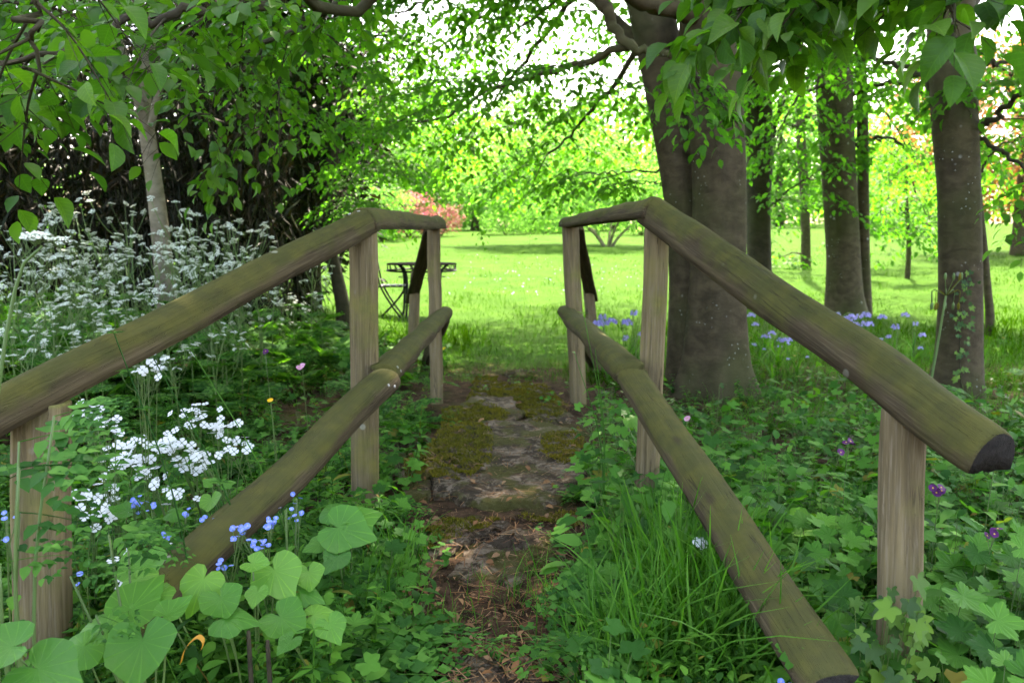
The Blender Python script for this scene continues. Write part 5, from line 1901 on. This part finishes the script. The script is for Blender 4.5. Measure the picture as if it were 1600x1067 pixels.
rg = np.random.default_rng(640)
tops = [(20, 350, 5.2), (60, 345, 5.4), (95, 350, 5.6), (130, 320, 5.8), (45, 395, 4.6), (160, 345, 5.5), (190, 320, 6.2), (210, 345, 5.6), (235, 395, 5.0), (275, 350, 5.6), (300, 345, 5.7), (315, 335, 5.8), (335, 360, 5.4),
        (350, 350, 6.0), (375, 345, 6.2), (395, 380, 5.6), (290, 400, 5.0), (150, 400, 4.9), (100, 420, 4.6), (200, 430, 4.6), (255, 440, 4.5), (150, 460, 4.2), (330, 420, 4.8), (30, 440, 4.2), (-40, 370, 5.0), (-60, 430, 4.3), (420, 405, 6.6), (480, 380, 7.2), (500, 430, 7.0), (455, 460, 6.4), (370, 440, 5.0), (70, 370, 5.0), (115, 380, 5.2), (180, 375, 5.2), (250, 375, 5.3), (310, 375, 5.2), (345, 390, 5.1), (10, 410, 4.4), (85, 460, 4.0), (210, 480, 3.9), (120, 500, 3.6), (270, 490, 4.0), (40, 500, 3.5), (330, 465, 4.4), (400, 430, 5.4)]
for i, (px, py, d) in enumerate(tops):
    q = P(px, py, d)
    z0 = float(hgt(q.x, d))
    sc = min(max((q.z - z0) / 1.12, .6), 1.35)
    cow_parsley((q.x, d, z0), i % 5, sc, rg.uniform(0, 6.3), "white-flowered cow parsley in the drift below the thicket", "cow parsley drift on the bank", rg)

# the near cow parsley stems that rise in front of the left rail
def near_frond_plant(base, specs, label):
    """specs: (tip point, frond length, frond yaw)"""
    t = thing("cow_parsley", label, "cow parsley", base, "near cow parsley leaves")
    g = Geo()
    for tip, L, a, up in specs:
        e = np.array(tip - base)
        q = resample([(0, 0, -.03), e * np.array([.5, .5, .6]) + np.array([-.02, 0, 0]), e], 8)
        g.add(*tube(q, np.linspace(.0042, .0022, 8), 5))
        Fm = frames(np.array([[math.cos(a), math.sin(a), up]]), np.array([[0, -.35, 1.0]]))[0]
        obj("frond", FROND_M[int(L * 1000) % 3], t, loc=e, rot=Matrix(Fm.tolist()).transposed() * L)
    obj("stalk", g.mesh("stalk", L_STEM), t)
    return t


FROND_M = [mesh_of("frond", V, [Fc], L_FERNY) for V, Fc in (tpl_frond(5, 3, .5, True, .25, 40, .5), tpl_frond(5, 4, .48, True, .3, 41, .5), tpl_frond(6, 4, .46, True, .2, 42, .5))]
b0 = Vector((-.86, 1.32, float(hgt(-.86, 1.32))))
near_frond_plant(b0, [(P(30, 730, 1.38), .22, .2, .1), (P(85, 650, 1.42), .14, .1, .3), (P(30, 800, 1.4), .18, -.1, 0), (P(0, 880, 1.35), .15, .5, .1), (P(-10, 760, 1.4), .2, 1.3, .2), (P(30, 690, 1.45), .2, .5, .2)],
                 "cow parsley leaves hanging in front of the near post of the left railing")
b0 = Vector((-.70, 1.48, float(hgt(-.70, 1.48))))
near_frond_plant(b0, [(P(170, 835, 1.55), .14, .1, .1), (P(110, 900, 1.5), .12, .3, .2), (P(200, 850, 1.6), .15, -.2, .0), (P(150, 960, 1.45), .12, -.5, .1)],
                 "low ferny cow parsley leaves between the near post and the lower rail")
q = P(66, 385, 1.5)
base = Vector((-1.02, 1.46, float(hgt(-1.02, 1.46))))
t = thing("cow_parsley", "single blurred cow parsley head on a thick stem in front of the drift", "cow parsley", base)
e = np.array(q - base)
k_ = resample([(0, 0, -.03), e * np.array([.15, .5, .6]), e * np.array([.6, 1, .93]), e], 10)
obj("stem", Geo().add(*tube(k_, np.linspace(.005, .0025, 10), 5)).mesh("stem", L_STEM), t)
for k in range(3):
    obj("umbel", UMB[k], t, loc=e + np.array([(-.012, 0, 0), (.025, .01, -.004), (.005, -.02, .004)][k]), rot=(.2, -.15 * k, k), scale=(.72, .6, .55)[k])
# stems of cleavers in front of the rail
t = thing("cleavers", "long cleavers stems with whorled leaves climbing in front of the left rail", "plant", (-.72, 1.75, float(hgt(-.72, 1.75))))
for e, b in ((P(178, 520, 1.9), (0, 0)), (P(150, 690, 1.85), (.04, 0)), (P(298, 545, 2.3), (.15, .4)), (P(240, 560, 2.1), (.1, .2))):
    g = Geo()
    e = np.array(e) - np.array(t.location)
    o = np.array([b[0], b[1], -.02])
    q = resample([o, (o + e) / 2 + np.array([.04, 0, .03]), e], 10)
    g.add(*tube(q, np.linspace(.0028, .0015, 10), 4))
    for k in range(2, 10):
        m = 7
        a = np.arange(m) * 2 * np.pi / m + k
        X = np.stack([np.cos(a), np.sin(a), np.full(m, .15)], 1)
        g.add(*scatter(tpl_diamond(.14, .02, .1), np.repeat(q[k][None], m, 0), frames(X, np.tile([0, 0, 1.0], (m, 1))), np.full(m, .045 - .002 * k)))
    obj("stem", g.mesh("stem", L_FERNY), t)

# heart-leaved plants
HEART_M = [mesh_of("heart_leaf", V, [Fc], L_HEART) for V, Fc in HEART]
rng = np.random.default_rng(701)


def broad_plant(name, label, cat, base, leaves, meshes, group=None, stalk=.0028):
    """leaves: (point, size, heading in degrees of the tip, tilt towards the camera)"""
    t = thing(name, label, cat, base, group)
    g = Geo()
    for k, (p, s, head, tilt) in enumerate(leaves):
        e = np.array(p - base)
        a = R(head)
        N = norm(np.array([rng.normal(0, .12), -tilt, 1.0 - .4 * tilt]))
        # heading measured in the picture: 0 = right, -90 = down towards the viewer
        X = np.array([math.cos(a), math.sin(a) * .9, 0]) + np.array([0, 0, math.sin(a) * tilt])
        Fm = frames(X[None], N[None])[0]
        obj("leaf", meshes[k % len(meshes)], t, loc=e, rot=Matrix(Fm.tolist()).transposed() * float(s * (.8 if meshes is not GER_M else 1)))
        o = np.array([e[0] * .25, e[1] * .25, -.02])
        g.add(*tube(resample([o, (o + e) / 2 + np.array([0, .015, .02]), e - np.array([0, 0, .002])], 6), np.linspace(stalk, stalk * .7, 6), 4))
    obj("stalks", g.mesh("stalks", L_STEM), t)
    return t


def gz(x, y):
    return Vector((x, y, float(hgt(x, y))))


GER_M = None
HG = "heart-leaved plants by the near railing"
broad_plant("heart_leaved_plant", "heart-leaved plant with one very large leaf facing out at the bottom", "plant", gz(-.72, 1.42),
            [(P(222, 1003, 1.40), .150, -78, .75), (P(165, 985, 1.46), .135, -160, .5), (P(205, 950, 1.52), .13, 60, .6), (P(262, 960, 1.5), .085, 40, .4), (P(130, 1010, 1.42), .10, -130, .5), (P(60, 1045, 1.25), .14, -20, .5), (P(18, 1010, 1.25), .11, -170, .4), (P(245, 930, 1.56), .08, 100, .5)], HEART_M, HG)
broad_plant("heart_leaved_plant", "heart-leaved plant under the sunken end of the left lower rail", "plant", gz(-.56, 1.6),
            [(P(345, 935, 1.55), .105, -60, .5), (P(318, 905, 1.6), .11, -110, .75), (P(430, 892, 1.68), .135, -50, .7), (P(395, 880, 1.66), .07, -20, .4), (P(350, 965, 1.5), .10, 10, .35), (P(402, 925, 1.6), .06, -90, .5), (P(225, 880, 1.72), .13, -80, .65), (P(215, 905, 1.66), .10, -30, .5)], HEART_M, HG)
broad_plant("heart_leaved_plant", "heart-leaved plant with a pale pointed leaf lowest beside the path", "plant", gz(-.42, 1.68),
            [(P(440, 965, 1.58), .115, -35, .55), (P(490, 960, 1.6), .08, 20, .4), (P(515, 975, 1.55), .08, -55, .6), (P(482, 895, 1.72), .085, -75, .7), (P(470, 925, 1.68), .08, -10, .4), (P(455, 1000, 1.5), .06, -120, .4)], HEART_M, HG)
broad_plant("heart_leaved_plant", "heart-leaved plant with a big round leaf standing highest beside the post", "plant", gz(-.44, 2.02),
            [(P(530, 825, 1.95), .155, -15, .8), (P(548, 815, 1.96), .13, 30, .75), (P(528, 868, 1.9), .085, -120, .7), (P(520, 800, 2.0), .09, 120, .5), (P(500, 850, 1.95), .07, -150, .5)], [HEART_M[2], HEART_M[1]], HG)
broad_plant("heart_leaved_plant", "small heart-leaved plant behind the near post among the white flowers", "plant", gz(-.72, 2.15),
            [(P(330, 780, 2.1), .075, -80, .7), (P(350, 755, 2.12), .05, 40, .4), (P(225, 830, 1.95), .08, -40, .5), (P(200, 800, 2.0), .08, 170, .3), (P(270, 800, 2.05), .07, 0, .3), (P(330, 755, 2.15), .05, 150, .4)], HEART_M, HG)
broad_plant("heart_leaved_plant", "round-leaved green plant between the lower rail and the leaning post", "plant", gz(.64, 2.75),
            [(P(970, 640, 3.1), .07, -40, .6), (P(985, 655, 3.05), .075, -60, .7), (P(960, 668, 3.05), .06, -120, .6), (P(1000, 640, 3.1), .06, 30, .5), (P(975, 690, 2.95), .05, -80, .6)], HEART_M, HG)

# geranium-leaved plants at the right and along the path
GER_M = [mesh_of("lobed_leaf", V, [Fc], L_GERAN_V) for V, Fc in PALM_HI]


def geranium(px, py, d, n, size, h, label, group, spread=.09):
    q = P(px, py, d)
    base = gz(q.x, d)
    lv = []
    for k in range(n):
        a = k * 2.4 + rng.uniform(-.4, .4)
        r = spread * math.sqrt((k + .5) / n) * rng.uniform(.8, 1.3)
        p = base + Vector((r * math.cos(a), r * math.sin(a), h * rng.uniform(.55, 1.15) * (1.1 - .3 * k / n)))
        lv.append((p, size * rng.uniform(.75, 1.2), math.degrees(a) + rng.uniform(-30, 30), rng.uniform(.15, .6)))
    return broad_plant("geranium_plant", label, "plant", base, lv, GER_M, group, .0016)


GL = {"a": ("lobed-leaved geranium beyond the sloping lower rail", "geranium plants behind the lower rail"),
      "b": ("lobed-leaved geranium crowding the foot of the near post", "geranium plants round the near post"),
      "c": ("lobed-leaved geranium edging the path below the leaning post", "geranium plants along the path"),
      "d": ("small lobed-leaved geranium on the left path edge", "geranium plants left of the path")}
for px, py, d, n, size, h, grp in (
        (1130, 780, 2.6, 9, .085, .20, "a"), (1210, 800, 2.5, 9, .09, .22, "a"), (1280, 790, 2.4, 9, .09, .24, "a"), (1180, 860, 2.3, 9, .085, .2, "a"), (1260, 880, 2.1, 9, .09, .22, "a"), (1320, 850, 2.2, 9, .09, .25, "a"), (1100, 700, 3.0, 9, .08, .2, "a"), (1190, 720, 3.0, 9, .08, .2, "a"), (1350, 760, 2.5, 8, .085, .2, "a"), (1060, 760, 2.8, 8, .075, .17, "a"),
        (1480, 940, 1.75, 9, .10, .30, "b"), (1540, 1000, 1.6, 9, .10, .30, "b"), (1500, 1060, 1.45, 8, .095, .24, "b"), (1580, 920, 1.8, 9, .10, .32, "b"), (1350, 960, 1.75, 8, .09, .26, "b"), (1320, 1000, 1.62, 7, .085, .22, "b"), (1590, 1060, 1.42, 8, .1, .26, "b"), (1520, 850, 2.05, 9, .1, .28, "b"), (1420, 1060, 1.5, 8, .085, .16, "b"), (1580, 820, 2.2, 8, .09, .24, "b"),
        (930, 720, 3.1, 8, .075, .13, "c"), (950, 780, 2.8, 8, .075, .14, "c"), (960, 860, 2.4, 9, .07, .13, "c"), (990, 930, 2.1, 9, .07, .14, "c"), (940, 900, 2.2, 7, .06, .1, "c"), (1000, 990, 1.9, 8, .07, .14, "c"), (985, 820, 2.5, 8, .07, .14, "c"), (920, 690, 3.4, 6, .07, .1, "c"),
        (640, 850, 2.4, 8, .065, .12, "d"), (600, 900, 2.15, 8, .07, .13, "d"), (560, 930, 2.0, 8, .07, .13, "d"), (600, 760, 2.75, 8, .07, .13, "d"), (640, 970, 1.9, 7, .06, .1, "d"), (540, 1010, 1.75, 8, .065, .12, "d"), (630, 700, 3.2, 8, .07, .12, "d"), (590, 840, 2.4, 7, .06, .12, "d"), (480, 1030, 1.65, 7, .06, .1, "d"), (400, 1020, 1.55, 7, .06, .1, "d")):
    geranium(px, py, d, n, size, h, *GL[grp])

# ivy climbing the foot of the right post
IVY_M = mesh_of("ivy_leaf", IVY_T[0], [IVY_T[1]], L_IVY)
base = gz(P(1405, 985, 1.60).x, 1.60)
t = thing("ivy_plant", "glossy ivy with pale young leaves climbing the foot of the near right-hand post", "ivy", base)
g = Geo()
for k in range(30):
    p = P(rng.uniform(1330, 1460), rng.uniform(930, 1060), rng.uniform(1.50, 1.58)) if k > 8 else P(rng.uniform(1375, 1440), rng.uniform(905, 985), rng.uniform(1.56, 1.585))
    e = np.array(p - base)
    e[2] = max(e[2], .015)
    N = norm(np.array([rng.normal(0, .3), -.75, .65]))
    Fm = frames(np.array([[rng.normal(0, .7), -.3, -.8]]), N[None])[0]
    obj("leaf", IVY_M, t, loc=e, rot=Matrix(Fm.tolist()).transposed() * float(rng.uniform(.035, .062)))
    g.add(*tube([(e[0] * .4, .02, -.01), (e[0] * .8, e[1] * .6 + .01, e[2] * .6), e], [.0015, .0013, .001], 3, False))
obj("stems", g.mesh("stems", L_STEM), t)
# ivy on the lichened beech
base = gz(P(1500, 560, 5.75).x, 5.78)
t = thing("ivy_plant", "thin strand of dark ivy climbing the single lichen-spotted beech", "ivy", base)
g = Geo()
zz = np.linspace(.02, .95, 16)
line = np.array([(P(1508 - 10 * math.sin(3 * u) - 8 * u, 600, 5.8).x - base.x, .03 - .02 * u, u) for u in zz])
g.add(*tube(line, .004, 4))
obj("stem", g.mesh("stem", BARK_DARK), t)
for k in range(60):
    q = line[rng.integers(0, 16)] + np.array([rng.normal(0, .035), -.02, rng.normal(0, .03)])
    N = norm(np.array([rng.normal(0, .3), -1.0, .4]))
    Fm = frames(np.array([[rng.normal(0, .7), -.2, -.8]]), N[None])[0]
    obj("leaf", IVY_M, t, loc=q, rot=Matrix(Fm.tolist()).transposed() * float(rng.uniform(.03, .055)))

# ferns beside the path
FERN_M = [mesh_of("fern_frond", V, [Fc], L_FERNY) for V, Fc in FERNS]


def fern(base, fr, label):
    t = thing("fern", label, "fern", base, "ferns by the path")
    for k, (a, L, up) in enumerate(fr):
        Fm = frames(np.array([[math.cos(a), math.sin(a), up]]), np.array([[0, 0, 1.0]]))[0]
        obj("frond", FERN_M[k % 2], t, loc=(0, 0, .01), rot=Matrix(Fm.tolist()).transposed() * L)


fern(gz(.50, 3.05), [(2.9, .34, .35), (3.4, .30, .5), (2.3, .26, .4), (4.2, .24, .5), (.5, .26, .5)], "fern reaching over the mossy slab from the leaning post's side")
fern(gz(.62, 2.3), [(3.1, .28, .5), (2.2, .25, .6), (4.0, .28, .5), (5.2, .25, .5), (.6, .25, .5)], "fern in the leaves under the sloping lower rail")
fern(gz(-.62, 4.6), [(.2, .26, .5), (1.2, .24, .5), (-.9, .28, .5), (2.4, .26, .6), (3.6, .25, .6)], "fern at the foot of the farther left-hand post")
fern(gz(-.78, 2.5), [(.1, .26, .6), (-.9, .28, .6), (1.4, .25, .7), (2.6, .25, .6)], "fern behind the left lower rail near the bank")
fern(gz(1.25, 2.9), [(2.6, .34, .6), (3.6, .32, .6), (1.2, .3, .7), (5.0, .3, .6)], "fern under the middle of the right sloping top rail")

# nodding green seed head behind the right rail
d = 4.2
hd = P(1478, 462, d)
base = gz(P(1436, 620, d).x, d)
t = thing("nodding_onion", "tall green stem with a nodding cluster of pale buds beside the lichen-spotted beech", "plant", base)
top = np.array(hd - base)
q = resample([(0, 0, -.05), top * np.array([.5, .5, .5]) + np.array([.01, 0, 0]), top], 10)
obj("stem", Geo().add(*tube(q, np.linspace(.009, .006, 10), 6)).mesh("stem", L_STEM), t)
for k in range(11):
    a = k * .6
    out = np.array([math.cos(a) * .07, math.sin(a) * .05, .03 if k < 7 else .09])
    e = top + out + np.array([0, 0, -.07 if k < 7 else .03])
    g = Geo().add(*tube(resample([top, top + out, e], 6), .0022, 4))
    g.add(*tube([e + np.array([0, 0, .004]), e + np.array([0, 0, -.008]), e + np.array([0, 0, -.03]), e + np.array([0, 0, -.038])], [.002, .008, .007, .001], 6))
    obj("bud", g.mesh("bud", L_MOSS if k % 3 == 0 else L_STEM), t)

# withered leaf, dead stems
base = gz(P(300, 1010, 1.45).x, 1.45)
t = thing("withered_leaf", "curled orange withered leaf blade beside the largest heart leaf", "leaf", base)
q = resample([P(285, 1035, 1.45) - base, P(292, 1012, 1.44) - base, P(310, 994, 1.43) - base, P(320, 1000, 1.42) - base, P(318, 1012, 1.42) - base], 14)
V = np.concatenate([q + np.array([0, 0, .004]), q - np.array([.004, .004, .003])])
n = len(q)
j = np.arange(n - 1)
obj("blade", mesh_of("blade", V, [np.stack([j, j + 1, j + 1 + n, j + n], 1)], L_DRY), t)
for px, py, lab in ((388, 985, "bare brown dead stem standing in the leaves at the bottom"), (418, 1000, "second shorter dead stem close to the first at the bottom")):
    q0 = P(px + 6, py + 90, 1.5)
    base = gz(q0.x, 1.5)
    t = thing("dead_stem", lab, "stem", base)
    e = np.array(P(px, py, 1.5) - base)
    obj("stalk", Geo().add(*tube(resample([(0, 0, -.03), e * .5, e], 6), [.006, .006, .0055, .005, .005, .004], 6)).mesh("stalk", BARK_DARK), t)

# slender plant standing in front of the right lower rail
base = gz(P(940, 700, 2.75).x, 2.7)
t = thing("slender_weed", "slender branching weed standing in front of the right lower rail", "plant", base)
g = Geo()
for e_, m_x in ((P(912, 490, 2.6), 0), (P(898, 552, 2.62), 0), (P(930, 545, 2.62), 0)):
    e = np.array(e_ - base)
    q = resample([(0, 0, -.02), e * np.array([.2, .4, .5]) + np.array([.01, 0, 0]), e], 9)
    g.add(*tube(q, np.linspace(.0022, .001, 9), 4))
    m = 10
    k = rng.integers(2, 9, m)
    a = rng.uniform(0, 6.3, m)
    g.add(*scatter(tpl_diamond(.2), q[k], frames(np.stack([np.cos(a), np.sin(a), np.full(m, .3)], 1), np.tile([0, 0, 1.0], (m, 1))), rng.uniform(.012, .035, m)))
obj("stem", g.mesh("stem", L_FERNY), t)

# pale blue specks of speedwell in the lawn
g = Geo()
s1 = screen_sites(110, 700, 1010, 405, 470, rng, lambda x, y: (y > 9))
s1[:, 2] += rng.uniform(.06, .13, len(s1))
g.add(*scatter((np.array([(-.5, -.5, 0), (.5, -.5, .1), (.5, .5, 0), (-.5, .5, .1)], float), np.array([(0, 1, 2), (0, 2, 3)])), s1, yaw_frames(len(s1), rng, .6), rng.uniform(.015, .03, len(s1))))
tag(obj("lawn_flowers", g.mesh("lawn_flowers", petal_material("pale_blue_petal", (.2, .28, .5), (.35, .4, .5)), False)), "pale blue flecks of tiny flowers scattered in the lawn grass", "flowers", None, "stuff")

# ------------------------------------------------------------------ a label of its own for every repeat
ORD = "first second third fourth fifth sixth seventh eighth ninth tenth eleventh twelfth thirteenth fourteenth fifteenth sixteenth seventeenth eighteenth nineteenth twentieth".split()


def ordinal(i):
    if i < 20:
        return ORD[i]
    t = {2: "twenty", 3: "thirty", 4: "forty"}[(i + 1) // 10]
    u = (i + 1) % 10
    return (t[:-1] + "ieth") if u == 0 else t + "-" + ORD[u - 1]


same = {}
for o in list(SC.objects):
    if o.parent is None and o.get("label") and o.get("group"):
        same.setdefault((o["group"], o["label"]), []).append(o)
for (grp, lab), os_ in same.items():
    if len(os_) > 1:
        os_.sort(key=lambda o: o.location.x / max(o.location.y, .1))
        for i, o in enumerate(os_):
            o["label"] = lab + ", " + ordinal(i) + " from the left"
